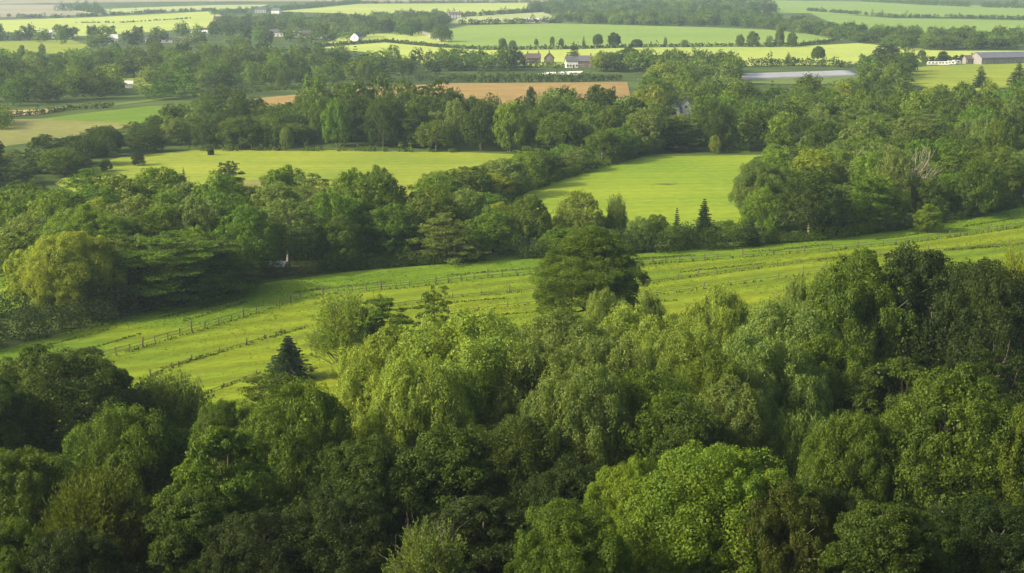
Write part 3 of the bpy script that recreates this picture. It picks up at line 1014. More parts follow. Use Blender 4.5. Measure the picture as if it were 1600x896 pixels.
def hedge(pts, h, tint, label, seed, gap=0.0, vary=0.35, name='hedge', group=None):
    rng = np.random.default_rng(seed)
    Y0 = ground_at(*pts[0])[1]
    leaf = min(1.3, max(0.33, Y0 / 850))
    vary = vary if Y0 < 700 else 0.22
    step = max(0.8, h * 0.45)
    pl = polyline(pts, step)
    if len(pl) > 500:
        pl = polyline(pts, step * len(pl) / 500)
    cen, rad = [], []
    cx, cy = np.mean([p[0] for p in pl]), np.mean([p[1] for p in pl])
    cz = terrain(cx, cy)
    run = 0
    for X, Y in pl:
        if run > 0:
            run -= 1
            continue
        if rng.uniform() < gap:
            run = rng.integers(2, 7)
        hh = h * rng.uniform(1 - vary, 1 + vary)
        if rng.uniform() < 0.06:
            hh *= 1.7
        cen.append((X + rng.normal() * .2 * h - cx, Y + rng.normal() * .2 * h - cy, terrain(X, Y) + hh * 0.42 - cz))
        rad.append((h * 0.5, h * 0.5, hh * 0.58))
    cen, rad = np.array(cen), np.array(rad)
    out = np.tile(np.array([0, 0, 1.0]), (len(cen), 1))
    n = int(min(900, max(10, 3.4 * h * h / leaf ** 2)))
    lv = leaves_on(rng, cen, rad, out, n, leaf, leaf * 0.7, 'free', (0.55, 1.1), 0.7, 0.25)
    me = np_mesh(name + '_leaves', lv.reshape(-1, 3), 4, LEAF)
    o = link(name, me)
    o.location = (cx, cy, cz)
    o.color = (*TINT[tint], 1)
    tag(o, label, 'hedge' if name == 'hedge' else 'bramble', group)
    return o


HEDGES = [
    ([(500, 73), (600, 66), (690, 74), (760, 78), (880, 77), (1000, 74), (1250, 72), (1312, 64)], 2.6, 'dark green', 'long clipped hedge between the large cool green field and the yellow field', 0.0),
    ([(1070, 106), (1150, 105), (1240, 103), (1330, 106)], 5.0, 'dark green', 'thick dark hedge above the white tunnels', 0.0),
    ([(1340, 106), (1420, 104), (1450, 104)], 4.0, 'mid green', 'bushy hedge from the big dark round tree to the caravans', 0.0),
    ([(1445, 98), (1480, 97), (1512, 95)], 4.0, 'very dark green', 'very dark hedge behind the caravans', 0.0),
    ([(650, 127), (760, 129), (900, 128), (975, 125)], 3.4, 'dark green', 'dark hedge along the far side of the ploughed field', 0.0),
    ([(310, 149), (380, 146), (450, 141), (540, 137), (640, 128)], 2.2, 'mid green', 'long grassy hedge beside the track at the foot of the far left wood', 0.0),
    ([(700, 124), (800, 122), (930, 121)], 3.0, 'mid green', 'garden hedge in front of the pale court', 0.0),
    ([(815, 106), (850, 106), (880, 108)], 3.6, 'mid green', 'shrubby garden hedge before the brick houses', 0.0),
    ([(1262, 18), (1400, 28), (1500, 29), (1640, 32)], 5.0, 'dark green', 'hedge between the two far right fields', 0.02),
    ([(1345, 3), (1450, 9), (1560, 13), (1660, 15)], 9.0, 'mid green', 'bushy hedge along the farthest right field', 0.02),
    ([(-30, 26), (80, 29), (150, 26), (250, 20), (340, 17)], 5.0, 'dark green', 'broken hedge between the two far left fields', 0.10),
    ([(90, 18), (130, 18), (160, 23)], 10.0, 'dark green', 'tall bushy hedge end in the far left fields', 0.0),
    ([(120, 37), (190, 37), (300, 30)], 2.4, 'dark green', 'thin hedge line crossing the left pale field', 0.25),
    ([(-30, 65), (60, 63), (100, 62)], 7.0, 'dark green', 'dark hedge behind the small left field', 0.0),
    ([(330, 24), (430, 18), (480, 14), (560, 6)], 8.0, 'mid green', 'bushy far hedge above the village', 0.02),
    ([(560, 6), (700, 5), (830, 4)], 5.0, 'mid green', 'farthest hedge line above the pale middle field', 0.03),
    ([(700, 27), (760, 25), (850, 18)], 6.0, 'dark green', 'hedge below the pale middle field', 0.03),
    ([(720, 39), (800, 38), (880, 36)], 6.0, 'dark green', 'dark bushy hedge along the top of the cool green field', 0.0),
    ([(560, 46), (640, 44), (655, 44)], 4.0, 'dark green', 'dark hedge at the top of the little track-side field', 0.0),
    ([(0, 184), (60, 179), (110, 172), (180, 168)], 2.0, 'dark green', 'low hedge between the tan strip and the green left field', 0.0),
    ([(0, 204), (5, 190)], 6.0, 'olive', 'olive bush at the frame edge in the brown left field', 0.0),
    ([(1137, 236), (1166, 236)], 3.0, 'mid green', 'low bushes closing the small grass gap', 0.0),
    ([(300, 237), (420, 236), (560, 237), (720, 239)], 1.6, 'mid green', 'low rough hedge at the foot of the dark middle wood', 0.08),
    ([(-60, 556), (60, 525), (150, 505), (240, 488)], 5.2, 'very dark green', 'very dark low thicket below the golden round tree'  , 0.0),
    ([(-60, 500), (40, 490), (100, 484)], 4.0, 'dark green', 'dark thicket between the little lawn and the very dark low thicket', 0.0),
    ([(240, 484), (330, 465), (400, 447)], 2.2, 'dark green', 'dark bramble edge under the layered cedars', 0.02),
    ([(385, 437), (440, 433), (500, 427)], 2.4, 'brownish olive', 'brownish bramble bank before the pale shed', 0.0),
    ([(500, 428), (600, 418), (720, 410), (850, 402)], 2.4, 'dark green', 'dark bramble edge along the middle of the wood', 0.02),
    ([(850, 402), (1000, 395), (1100, 390), (1180, 384)], 4.6, 'dark green', 'tall dark hedge under the right bright pasture, behind the lone cedar', 0.0),
    ([(1180, 384), (1290, 375), (1400, 361)], 2.2, 'mid green', 'scrubby edge of bushes at the foot of the right-hand wood', 0.04),
    ([(1400, 361), (1500, 344), (1620, 318)], 1.8, 'dark green', 'dark scrubby edge beyond the lone bright tree', 0.04),
    ([(775, 336), (817, 302), (895, 275), (995, 246)], 2.2, 'mid green', 'low scrub along the foot of the wooded spur', 0.02),
]
for i, (pts, h, tint, lab, gap) in enumerate(HEDGES):
    hedge(pts, h, tint, lab, 500 + i, gap, name='hedge')  # bramble edges, thickets and scrub rows are named hedge as well

for wname, parts in MERGED_V.items():
    v = np.concatenate(parts)
    t = np.concatenate(MERGED_T[wname])
    me = np_mesh('woodland', v, 4, LEAF_WOOD)
    at = me.attributes.new('tint', 'FLOAT_COLOR', 'POINT')
    at.data.foreach_set('color', t.ravel())
    tag(link('woodland', me), WOOD_LABEL[wname], 'wood', None, 'stuff')

# ------------------------------------------------------------------ ground and fields
GROUND = field_mat('rough_ground', (0.028, 0.046, 0.010), (0.065, 0.095, 0.016), 0.3, 0.0, (0.02, 1.0))


def lines(lo, hi, f):
    out, v = [lo], lo
    while v < hi:
        v += f(v)
        out.append(v)
    return np.array(out)


gy = lines(-120, 9000, lambda v: 6 if v < 260 else 14 if v < 1200 else 40 if v < 3000 else 200)
gx = lines(0, 5000, lambda v: 8 if v < 150 else 16 if v < 400 else 40 if v < 1200 else 250)
gx = np.concatenate([-gx[:0:-1], gx])
gv = [(x, y, terrain(x, y)) for y in gy for x in gx]
nx = len(gx)
gf = [(j * nx + i, j * nx + i + 1, (j + 1) * nx + i + 1, (j + 1) * nx + i) for j in range(len(gy) - 1) for i in range(nx - 1)]
tag(link('ground', pydata_mesh('ground', gv, gf, GROUND, True)), 'rough grassy ground of the hillside and valley', None, None, 'structure')
LIFT = [0.06]


def sheet(name, pts, mat, label, lift=None, world=None):
    w = world or [ground_at(x, y) for x, y in pts]
    bm = bmesh.new()
    bm.faces.new([bm.verts.new((X, Y, 0)) for X, Y in w])
    ys = [p[1] for p in w]
    xs = [p[0] for p in w]
    for k, lo, hi in ((1, min(ys), max(ys)), (0, min(xs), max(xs))):
        st = 10 if max(ys) < 240 else 22 if max(ys) < 1400 else max(60, (hi - lo) / 60)
        c = lo + st
        while c < hi:
            co = [0, 0, 0]
            no = [0, 0, 0]
            co[k], no[k] = c, 1
            bmesh.ops.bisect_plane(bm, geom=bm.verts[:] + bm.edges[:] + bm.faces[:], plane_co=co, plane_no=no)
            c += st
    bmesh.ops.triangulate(bm, faces=bm.faces[:])
    LIFT[0] += 0.004
    for v in bm.verts:
        v.co.z = terrain(v.co.x, v.co.y) + (lift or LIFT[0]) + (0.1 if v.co.y > 480 else 0) + (0.5 if v.co.y > 1500 else 0)
    bmesh.ops.recalc_face_normals(bm, faces=bm.faces[:])
    if bm.faces and sum(f.normal.z for f in bm.faces) < 0:
        bmesh.ops.reverse_faces(bm, faces=bm.faces[:])
    me = bpy.data.meshes.new(name)
    bm.to_mesh(me)
    bm.free()
    me.materials.append(mat)
    for p in me.polygons:
        p.use_smooth = True
    return tag(link(name, me), label, None, None, 'structure')


fa = ground_at(260, 530)
fb = ground_at(1400, 383)
PANG = math.atan2(fb[1] - fa[1], fb[0] - fa[0])
PAST = field_mat('pasture_grass', (0.092, 0.142, 0.006), (0.148, 0.184, 0.007), PANG, 0.22, (0.03, 0.5), (0.175, 0.19, 0.011), 1.3, 0.7)
PAST_TOP = field_mat('verge_grass', (0.074, 0.132, 0.007), (0.105, 0.165, 0.008), PANG, 0.10, (0.03, 0.5), None, 1.1, 0.6)
BRIGHT = field_mat('bright_grass', (0.115, 0.178, 0.012), (0.172, 0.222, 0.014), 0.1, 0.07, (0.016, 0.5), None, 0.9, 0.4)
BRIGHT2 = field_mat('bright_meadow', (0.132, 0.175, 0.016), (0.195, 0.225, 0.020), 0.05, 0.07, (0.020, 0.5), None, 0.9, 0.4)
COOL = field_mat('cool_crop', (0.13, 0.20, 0.035), (0.165, 0.23, 0.042), 0.5, 0.14, (0.006, 0.3), None, 0.5, 0.3)
YELLOW = field_mat('yellow_field', (0.225, 0.28, 0.055), (0.29, 0.33, 0.07), 0.05, 0.05, (0.006, 0.3), None, 0.5, 0.3)
OLIVEF = field_mat('stubble', (0.13, 0.135, 0.035), (0.17, 0.17, 0.045), 0.0, 0.06, (0.01, 0.3), None, 0.6, 0.3)
SOIL = field_mat('ploughed_soil', (0.185, 0.125, 0.042), (0.265, 0.178, 0.060), 0.12, 0.22, (0.01, 0.3), None, 0.5, 0.4)
TANS = field_mat('tan_strip', (0.30, 0.22, 0.11), (0.36, 0.27, 0.14), 0.0, 0.05, (0.01, 0.3), None, 0.5, 0.3)
PALE = field_mat('pale_far_field', (0.22, 0.26, 0.09), (0.30, 0.32, 0.13), 0.0, 0.04, (0.003, 0.2), None, 0.2, 0.2)
GREYF = field_mat('grey_far_field', (0.17, 0.16, 0.10), (0.23, 0.21, 0.14), 0.0, 0.04, (0.003, 0.2), None, 0.2, 0.2)
MEADOW = field_mat('plain_meadow', (0.075, 0.11, 0.02), (0.12, 0.155, 0.03), 0.0, 0.05, (0.008, 0.3), None, 0.5, 0.3)

sheet('field', [(-120, 570), (0, 547), (190, 496), (330, 467), (420, 442), (560, 424), (700, 412), (850, 404), (1000, 397), (1180, 385), (1400, 361), (1600, 324), (1720, 300),
                (1720, 480), (1600, 495), (1300, 540), (1000, 570), (700, 620), (420, 690), (200, 700), (-120, 690)], PAST, 'sunlit fenced pasture sloping across the middle')
sheet('field', [(-120, 570), (0, 547), (190, 496), (330, 467), (420, 442), (560, 424), (700, 412), (850, 404), (1000, 397), (1180, 385), (1400, 361), (1600, 324), (1720, 300),
                (1720, 335), (1600, 356), (1400, 384), (1160, 404), (1000, 416), (850, 429), (740, 438), (640, 451), (505, 461), (400, 491), (300, 521), (160, 563), (-120, 640)], PAST_TOP, 'greener strip of grass between the wood and the pasture fence')
sheet('field', [(700, 372), (775, 337), (825, 300), (895, 274), (955, 256), (1005, 246), (1100, 244), (1240, 242), (1255, 262), (1175, 296), (1155, 312), (1160, 355), (1000, 368), (850, 375)], BRIGHT, 'bright green pasture to the right behind the wood')
sheet('field', [(85, 287), (125, 264), (190, 246), (300, 235), (500, 235), (740, 239), (830, 243), (830, 268), (740, 293), (640, 316), (560, 322), (430, 328), (350, 320), (150, 322), (110, 300)], BRIGHT2, 'bright yellow green pasture to the left below the dark middle wood')
sheet('field', [(-60, 190), (50, 187), (130, 184), (225, 168), (235, 185), (215, 197), (110, 216), (0, 230), (-60, 232)], OLIVEF, 'brown stubble field at the left')
sheet('field', [(60, 187), (130, 178), (230, 167), (300, 164), (420, 158), (420, 172), (330, 174), (220, 194)], PAST_TOP, 'green field behind the brown stubble')
sheet('field', [(-60, 177), (60, 172), (110, 167), (60, 180), (-60, 186)], TANS, 'tan strip of bare ground at the left')
sheet('field', [(395, 155), (590, 137), (700, 131), (980, 129), (985, 150), (940, 158), (800, 186), (600, 178), (400, 172)], SOIL, 'orange brown ploughed field')
sheet('track', [(180, 166), (310, 150), (450, 143), (640, 130), (640, 128), (450, 140), (310, 147), (180, 163)], MEADOW, 'grassy track climbing beside the far left wood')
sheet('field', [(700, 46), (730, 41), (860, 38), (1100, 43), (1200, 47), (1320, 60), (1312, 65), (1250, 72), (1000, 74), (880, 77), (760, 78), (700, 72)], COOL, 'large cool green crop field')
sheet('field', [(500, 75), (600, 67), (690, 75), (760, 79), (880, 78), (1000, 75), (1250, 73), (1340, 68), (1480, 80), (1600, 80), (1600, 90), (1450, 97), (1350, 101), (1100, 105), (1060, 104), (690, 104), (610, 96), (590, 84)], YELLOW, 'long yellow green field across the plain')
sheet('field', [(545, 55), (600, 53), (648, 45), (700, 60), (700, 70), (600, 64), (500, 70)], YELLOW, 'small yellow green field beside the pale farm track')
sheet('field', [(-60, 67), (60, 64), (110, 63), (140, 72), (110, 84), (-60, 88)], BRIGHT2, 'small bright field among the far left woods')
sheet('field', [(-60, 34), (150, 28), (340, 18), (350, 32), (330, 44), (150, 56), (100, 58), (-60, 44)], YELLOW, 'pale yellow field beyond the village trees')
sheet('field', [(110, 17), (330, 9), (420, 8), (400, 14), (340, 16), (250, 19), (150, 24)], PALE, 'far pale field above the broken hedge')
sheet('field', [(-60, 8), (100, 8), (110, 17), (150, 24), (-60, 30)], GREYF, 'greyish far field at the left')
sheet('field', [(430, 19), (560, 7), (830, 5), (850, 12), (780, 24), (700, 27), (560, 30), (540, 22)], YELLOW, 'far pale green field above the copse')
sheet('field', [(720, 28), (850, 20), (880, 34), (800, 37), (700, 38)], PALE, 'small pale meadow above the cool green field')
sheet('field', [(940, 24), (1000, 13), (1200, 16), (1200, 30), (1100, 26), (960, 24)], PALE, 'pale clearing among the far tree belts')
sheet('field', [(1185, 1), (1400, 4), (1640, 15), (1640, 31), (1500, 28), (1400, 27), (1262, 22), (1200, 22)], COOL, 'far right green field below the last hedge')
sheet('field', [(1262, 20), (1400, 30), (1500, 31), (1640, 34), (1640, 60), (1460, 58), (1340, 54)], COOL, 'right green field behind the row of hazy trees')
sheet('field', [(1400, 110), (1450, 104), (1600, 98), (1680, 96), (1680, 130), (1570, 138), (1500, 146), (1400, 130)], BRIGHT2, 'sunlit paddock below the big barn')
sheet('field', [(1137, 202), (1168, 200), (1172, 240), (1134, 238)], PAST_TOP, 'small grass gap between the two woods')
sheet('field', [(185, 134), (190, 124), (255, 122), (275, 130), (235, 136)], BRIGHT2, 'small meadow among the far left woods')
sheet('field', [(1150, 131), (1150, 120), (1340, 113), (1380, 120), (1340, 128), (1280, 133)], MEADOW, 'grass around the white tunnels')
sheet('field', [(-60, 408), (30, 412), (40, 480), (-60, 510)], PAST_TOP, 'little lawn at the frame edge left of the golden tree')
sheet('field', [(380, 284), (412, 282), (418, 292), (380, 296)], OLIVEF, 'bare tan strip at the near edge of the left bright pasture')
sheet('field', [(-80, -1), (900, -2), (1200, 1), (1200, 3), (850, 4), (560, 4), (-80, 8)], GREYF, 'farthest pale plain at the top')
sheet('field', [(1020, 288.6), (1036, 286.8), (1056, 286.6), (1061, 288.4), (1044, 290)], MEADOW, 'worn muddy patch in the right bright pasture')
sheet('track', [(618, 37), (625, 37), (695, 64), (686, 65)], simple_mat('chalk_track', (0.42, 0.38, 0.30), 0.9, 0.2, 0.3), 'pale chalky farm track')
sheet('court', [(838, 117), (850, 114), (912, 112), (906, 118)], simple_mat('pale_court', (0.62, 0.62, 0.58), 0.8, 0.1, 0.3), 'pale paved court in front of the white house')

# grass tussocks of the pasture
GRASS = leaf_material('grass_blade', 'object', 0.6, 0.3, 0.7)
rg = np.random.default_rng(8)


def tussocks(n, poly, hgt, wid, label, tint, name='grass', along=None):
    wp = [ground_at(x, y) for x, y in poly]
    xs, ys = [p[0] for p in wp], [p[1] for p in wp]
    P = []
    while len(P) < n:
        X, Y = rg.uniform(min(xs), max(xs)), rg.uniform(min(ys), max(ys))
        if abs(X) < 0.375 * Y and inside(wp, X, Y):
            nn = math.sin(X * .13 + 1.7 * math.sin(Y * .09)) + math.sin(Y * .31 - X * .045 + math.sin(X * .05) * 2)
            if nn > rg.uniform(-1.6, 1.6):
                P.append((X, Y, terrain(X, Y) + 0.05))
    P = np.array(P)
    grass_mesh(P, hgt, wid, label, tint, name)


def grass_mesh(P, hgt, wid, label, tint, name='grass'):
    n = len(P)
    an = rg.uniform(0, 6.28, n)
    s = np.stack([np.cos(an), np.sin(an), np.zeros(n)], 1) * wid * rg.uniform(.6, 1.4, (n, 1)) * .5
    top = np.stack([rg.normal(size=n) * .35, rg.normal(size=n) * .35, np.ones(n)], 1) * hgt * rg.uniform(.5, 1.4, (n, 1))
    q = np.stack([P - s, P + s, P + s * .45 + top, P - s * .45 + top * .92], 1)
    o = link(name, np_mesh(name, q.reshape(-1, 3), 4, GRASS))
    o.color = (*tint, 1)
    tag(o, label, 'grass', None, 'stuff')


tussocks(17000, [(-60, 620), (160, 563), (300, 521), (400, 491), (505, 461), (740, 438), (1000, 416), (1400, 384), (1650, 350), (1650, 470), (1300, 520), (1000, 540), (700, 600), (420, 660), (200, 680)],
         0.12, 0.34, 'yellow green tussocky grass of the fenced pasture', (0.140, 0.180, 0.008))
tussocks(8000, [(-60, 610), (0, 550), (190, 498), (420, 444), (700, 414), (1000, 399), (1400, 363), (1650, 318), (1650, 348), (1400, 383), (1000, 415), (740, 437), (505, 460), (300, 520), (160, 562)],
         0.11, 0.30, 'greener grass between wood and pasture fence', (0.09, 0.150, 0.008))

# ------------------------------------------------------------------ fences with the rough grass grown at their feet
POST = simple_mat('fence_wood', (0.10, 0.085, 0.065), 0.9, 0.35, 5.0, 0.1)
post_v, post_f = [], []


def box(v, f, cx, cy, z0, z1, sx, sy):
    o = len(v)
    for z in (z0, z1):
        v += [(cx - sx, cy - sy, z), (cx + sx, cy - sy, z), (cx + sx, cy + sy, z), (cx - sx, cy + sy, z)]
    f += [(o, o + 3, o + 2, o + 1), (o + 4, o + 5, o + 6, o + 7), (o, o + 1, o + 5, o + 4), (o + 1, o + 2, o + 6, o + 5), (o + 2, o + 3, o + 7, o + 6), (o + 3, o, o + 4, o + 7)]


# a round post with a sloped, weathered top
ring = [(0.075 * math.cos(a), 0.075 * math.sin(a)) for a in np.linspace(0, 6.2832, 9)[:-1]]
post_v = [(x, y, -0.3) for x, y in ring] + [(x, y, 1.25 + 0.25 * x) for x, y in ring] + [(0, 0, 1.30)]
post_f = [(i, (i + 1) % 8, 8 + (i + 1) % 8, 8 + i) for i in range(8)] + [(8 + i, 8 + (i + 1) % 8, 16) for i in range(8)]
POST_ME = pydata_mesh('fence_post', post_v, post_f, POST)
ROUGH = []


def fence(pts, spacing, label, hscale=1.0, rails=2, rough=0.4, dens=5, tall_every=4):
    w = [ground_at(x, y) for x, y in pts]
    root = empty('fence', (*w[0], terrain(*w[0])))
    tag(root, label, 'fence')
    pp = polyline(pts, spacing)
    if len(pp) > 98:
        pp = polyline(pts, spacing * len(pp) / 98)
    zr = terrain(*w[0])
    for k, (X, Y) in enumerate(pp):
        if rg.uniform() < 0.08:
            continue
        p = link('post', POST_ME, root)
        p.location = (X - w[0][0], Y - w[0][1], terrain(X, Y) - zr)
        p.rotation_euler = (rg.normal() * .06, rg.normal() * .06, rg.uniform(0, 6))
        hh = hscale * rg.uniform(0.8, 1.05) * (1.35 if k % tall_every == 0 else 0.95)
        p.scale = (1.15, 1.15, hh) if k % tall_every else (1.6, 1.6, hh)
    for zz in (0.55, 1.0)[:rails]:
        path = [(X - w[0][0] + rg.normal() * .02, Y - w[0][1] + .1, terrain(X, Y) - zr + zz * hscale + rg.normal() * .03) for X, Y in pp]
        v, f = tube(path, .045, .045, 4)
        link('rail', pydata_mesh('fence_rail', v, f, POST), root)
    for (a, b), (c, d) in zip(w[:-1], w[1:]):
        L = math.hypot(c - a, d - b)
        n = int(L * dens)
        t = rg.uniform(size=n)
        P = np.stack([a + (c - a) * t + rg.normal(size=n) * rough * .6, b + (d - b) * t + rg.normal(size=n) * rough, np.zeros(n)], 1)
        for q in P:
            if math.sin(q[0] * .21 + q[1] * .4) + math.sin(q[0] * .071) > rg.uniform(-2.6, 1.2):
                ROUGH.append((q[0], q[1], terrain(q[0], q[1]) + .03))
    return root


fence([(-40, 625), (160, 563), (300, 521), (400, 491), (470, 467), (505, 461)], 2.6, 'post and rail fence climbing the left part of the pasture', 1.15)
fence([(505, 461), (640, 450), (740, 437), (850, 428), (1000, 415), (1160, 403)], 2.6, 'post and rail fence along the middle top of the pasture, passing behind the lone cedar', 1.05)
fence([(1160, 403), (1280, 394), (1400, 383), (1500, 370), (1600, 355), (1680, 342)], 3.0, 'post and rail fence at the right top of the pasture below the bright lone tree', 1.05)
fence([(235, 590), (300, 564), (385, 540), (440, 521), (500, 506)], 4.2, 'low fence with dark weedy foot left of the spruce', 0.8, 1, 0.35, 9)
fence([(300, 625), (350, 606), (400, 587), (420, 580)], 4.5, 'short low fence at the pasture corner below the spruce', 0.75, 1, 0.3, 9)
fence([(610, 480), (707, 466), (839, 455), (1000, 446), (1060, 437), (1150, 425), (1245, 412), (1340, 403)], 4.5, 'second fence line across the pasture, crossing behind the lone cedar trunk', 0.9, 1, 0.35, 3.5)
fence([(700, 492), (747, 486), (839, 475), (1000, 465), (1060, 458), (1137, 447), (1255, 431), (1320, 420)], 5.0, 'third fence line nearest the willow row', 0.9, 1, 0.35, 3.5)
fence([(1320, 407), (1450, 394), (1576, 385), (1680, 372)], 5.0, 'short fence line above the dark clump by the pasture', 0.9, 1, 0.35, 12)
grass_mesh(np.array(ROUGH), 0.34, 0.28, 'long dark rough grass grown along the fence feet', (0.068, 0.085, 0.012), 'rough_grass')
# faint older furrows with longer grass
FUR = []
for pts, dens in (([(40, 575), (330, 490), (420, 462), (640, 437), (850, 418), (1100, 398)], 8.0), ([(250, 578), (480, 512)], 8.0), ([(0, 560), (200, 508), (340, 478), (430, 455)], 8.0),
                  ([(1000, 405), (1200, 393), (1400, 372), (1600, 340)], 8.0), ([(640, 505), (840, 488), (1060, 470)], 8.0), ([(1010, 432), (1200, 412), (1420, 395)], 8.0), ([(520, 500), (700, 474), (850, 463)], 8.0)):
    for (X, Y) in polyline(pts, 1 / dens):
        if math.sin(X * .13 + Y * .2) > -0.4:
            FUR.append((X + rg.normal() * .15, Y + rg.normal() * .3, terrain(X, Y) + .04))
grass_mesh(np.array(FUR), 0.24, 0.36, 'longer grass in old furrows of the pasture', (0.075, 0.100, 0.010), 'rough_grass')

# ------------------------------------------------------------------ buildings
WHITE = simple_mat('white_render', (0.60, 0.59, 0.55), 0.8, 0.08, 0.8)
BRICK = simple_mat('red_brick', (0.10, 0.077, 0.068), 0.9, 0.25, 3.0)
SLATE = simple_mat('slate', (0.07, 0.07, 0.08), 0.6, 0.2, 2.0, 0.4)
TILE = simple_mat('clay_tile', (0.09, 0.07, 0.062), 0.85, 0.25, 2.0)
METAL = simple_mat('barn_sheet', (0.10, 0.10, 0.12), 0.45, 0.12, 0.4, 0.5)
PALEROOF = simple_mat('pale_sheet', (0.42, 0.42, 0.41), 0.5, 0.12, 1.0, 0.4)
GREYWALL = simple_mat('grey_render', (0.17, 0.165, 0.16), 0.8, 0.15, 0.8)
GLASSM = simple_mat('window_glass', (0.03, 0.035, 0.04), 0.1, 0.1, 1.0, 0.6)
DOORM = simple_mat('door_paint', (0.10, 0.06, 0.04), 0.6, 0.2, 2.0)
FRAMEM = simple_mat('white_paint', (0.5, 0.5, 0.48), 0.6, 0.05, 1.0)


def bx(sx, sy, sz, cx, cy, cz):
    v, f = [], []
    box(v, f, cx, cy, cz - sz / 2, cz + sz / 2, sx / 2, sy / 2)
    return v, f


def house(name, cat, label, px, py, L, D, Hw, Hr, rz, wall, roof, chimneys=1, storeys=2, nwin=4, group=None, door=True, gable_win=True):
    """gabled house: ridge along its own x axis; its -y side faces the viewer before rotation"""
    X, Y = ground_at(px, py)
    root = empty(name, (X, Y, terrain(X, Y)), rz)
    tag(root, label, cat, group)
    l, d = L / 2, D / 2
    v = [(-l, -d, -.3), (l, -d, -.3), (l, d, -.3), (-l, d, -.3), (-l, -d, Hw), (l, -d, Hw), (l, d, Hw), (-l, d, Hw), (-l, 0, Hw + Hr), (l, 0, Hw + Hr)]
    f = [(0, 1, 5, 4), (2, 3, 7, 6), (1, 2, 6, 9, 5), (3, 0, 4, 8, 7), (0, 3, 2, 1)]
    link('wall', pydata_mesh('wall', v, f, wall), root)
    e, t = 0.4, 0.16
    n = Hr / d
    v, f = [], []
    for s in (-1, 1):
        o = len(v)
        for x in (-l - e, l + e):
            v += [(x, s * (d + e), Hw - n * e + .03), (x, 0, Hw + Hr + .03), (x, 0, Hw + Hr + t + .03), (x, s * (d + e), Hw - n * e + t + .03)]
        f += [(o, o + 1, o + 5, o + 4), (o + 3, o + 7, o + 6, o + 2), (o, o + 4, o + 7, o + 3), (o, o + 3, o + 2, o + 1), (o + 4, o + 5, o + 6, o + 7)]
    rf = link('roof', pydata_mesh('roof', v, f, roof), root)
    for c in range(chimneys):
        x = (-1) ** c * (l - 0.9)
        link('chimney', pydata_mesh('chimney', *bx(.7, .7, 2.4, x, 0.15, Hw + Hr + .4), BRICK), rf)
    for st in range(storeys):
        zc = 1.5 + 2.6 * st
        if zc + .6 > Hw:
            break
        for i in range(nwin):
            x = -l + L * (i + .5) / nwin
            if st == 0 and door and i == nwin // 2:
                link('door', pydata_mesh('door', *bx(1.0, .08, 2.05, x, -d - .03, 1.03), DOORM), root)
                continue
            wn = link('window', pydata_mesh('window', *bx(1.25, .10, 1.25, x, -d - .04, zc), FRAMEM), root)
            link('pane', pydata_mesh('pane', *bx(1.02, .04, 1.02, x, -d - .09, zc), GLASSM), wn)
    if gable_win:
        for s in (-1, 1):
            wn = link('window', pydata_mesh('window', *bx(.10, 1.1, 1.1, s * (l + .04), 0, Hw - .4), FRAMEM), root)
            link('pane', pydata_mesh('pane', *bx(.04, .9, .9, s * (l + .09), 0, Hw - .4), GLASSM), wn)
    return root


house('house', 'house', 'white house with dark slate roof under the tall dark conifer', 893, 106, 7.5, 5.5, 4.4, 2.4, 0.1, WHITE, SLATE, 2)
house('house', 'house', 'dark-roofed brick wing to the right of the white house', 914, 106, 9, 6, 4.4, 3.0, -0.1, BRICK, SLATE, 1)
house('house', 'house', 'red-tiled brick house half hidden left of the white house', 833, 99, 9, 6, 3.6, 2.6, 0.15, BRICK, TILE, 2)
house('house', 'house', 'smaller brick house with steep gable beside the red-tiled one', 858, 99, 6, 6, 3.6, 3.0, 1.45, BRICK, TILE, 1)
house('house', 'house', 'white gabled cottage among the trees of the upper right wood', 1055, 181, 4.4, 4.4, 3.2, 2.4, 1.25, WHITE, SLATE, 1, 1, 2)
house('house', 'house', 'white twin cottage with taller gable beside the gabled cottage', 1072, 180, 5.0, 4.6, 3.8, 2.4, 1.45, WHITE, SLATE, 1, 2, 2)
house('house', 'house', 'white gable house at the hedge end by the small track-side field', 557, 66, 9, 7, 4.6, 3.2, 1.3, WHITE, SLATE, 1)
house('house', 'house', 'brick house with white gable among the village trees', 345, 42, 14, 9, 6, 5, 0.5, BRICK, TILE, 2)
house('house', 'house', 'long white bungalow with brown roof in the village', 490, 60, 22, 8, 3.2, 3.0, 0.05, WHITE, TILE, 1, 1, 6)
house('house', 'house', 'white low village house left of the long bungalow', 466, 58, 12, 7, 3.0, 2.0, 0.0, WHITE, PALEROOF, 0, 1, 4)
house('house', 'house', 'white village house farther left among dark trees', 432, 57, 12, 7, 3.6, 2.4, 0.1, WHITE, SLATE, 1, 1, 4)
house('house', 'house', 'small pale village house beside the line of round trees', 312, 57, 14, 7, 3.2, 2.0, 0.1, WHITE, PALEROOF, 0, 1, 4)
house('house', 'house', 'long low grey-roofed building behind the far left wood', 268, 67, 40, 9, 3.0, 1.6, 0.0, WHITE, METAL, 0, 1, 8)
house('house', 'house', 'pale house tucked among trees above the far left wood', 174, 68, 10, 8, 4, 3, 0.3, WHITE, PALEROOF, 1)
house('house', 'house', 'white-roofed shed on the hedge above the small left field', 60, 55, 26, 8, 2.6, 1.6, 0.05, WHITE, PALEROOF, 0, 1, 5)
house('house', 'house', 'smaller white-roofed shed above the small left field', 97, 60, 16, 8, 2.6, 1.6, 0.05, WHITE, PALEROOF, 0, 1, 4)
house('house', 'house', 'white far farmhouse above the village', 407, 20, 16, 9, 5, 3, 0.2, WHITE, SLATE, 1)
house('house', 'house', 'second white far farmhouse above the village', 432, 22, 12, 9, 5, 3, -0.2, WHITE, SLATE, 1)
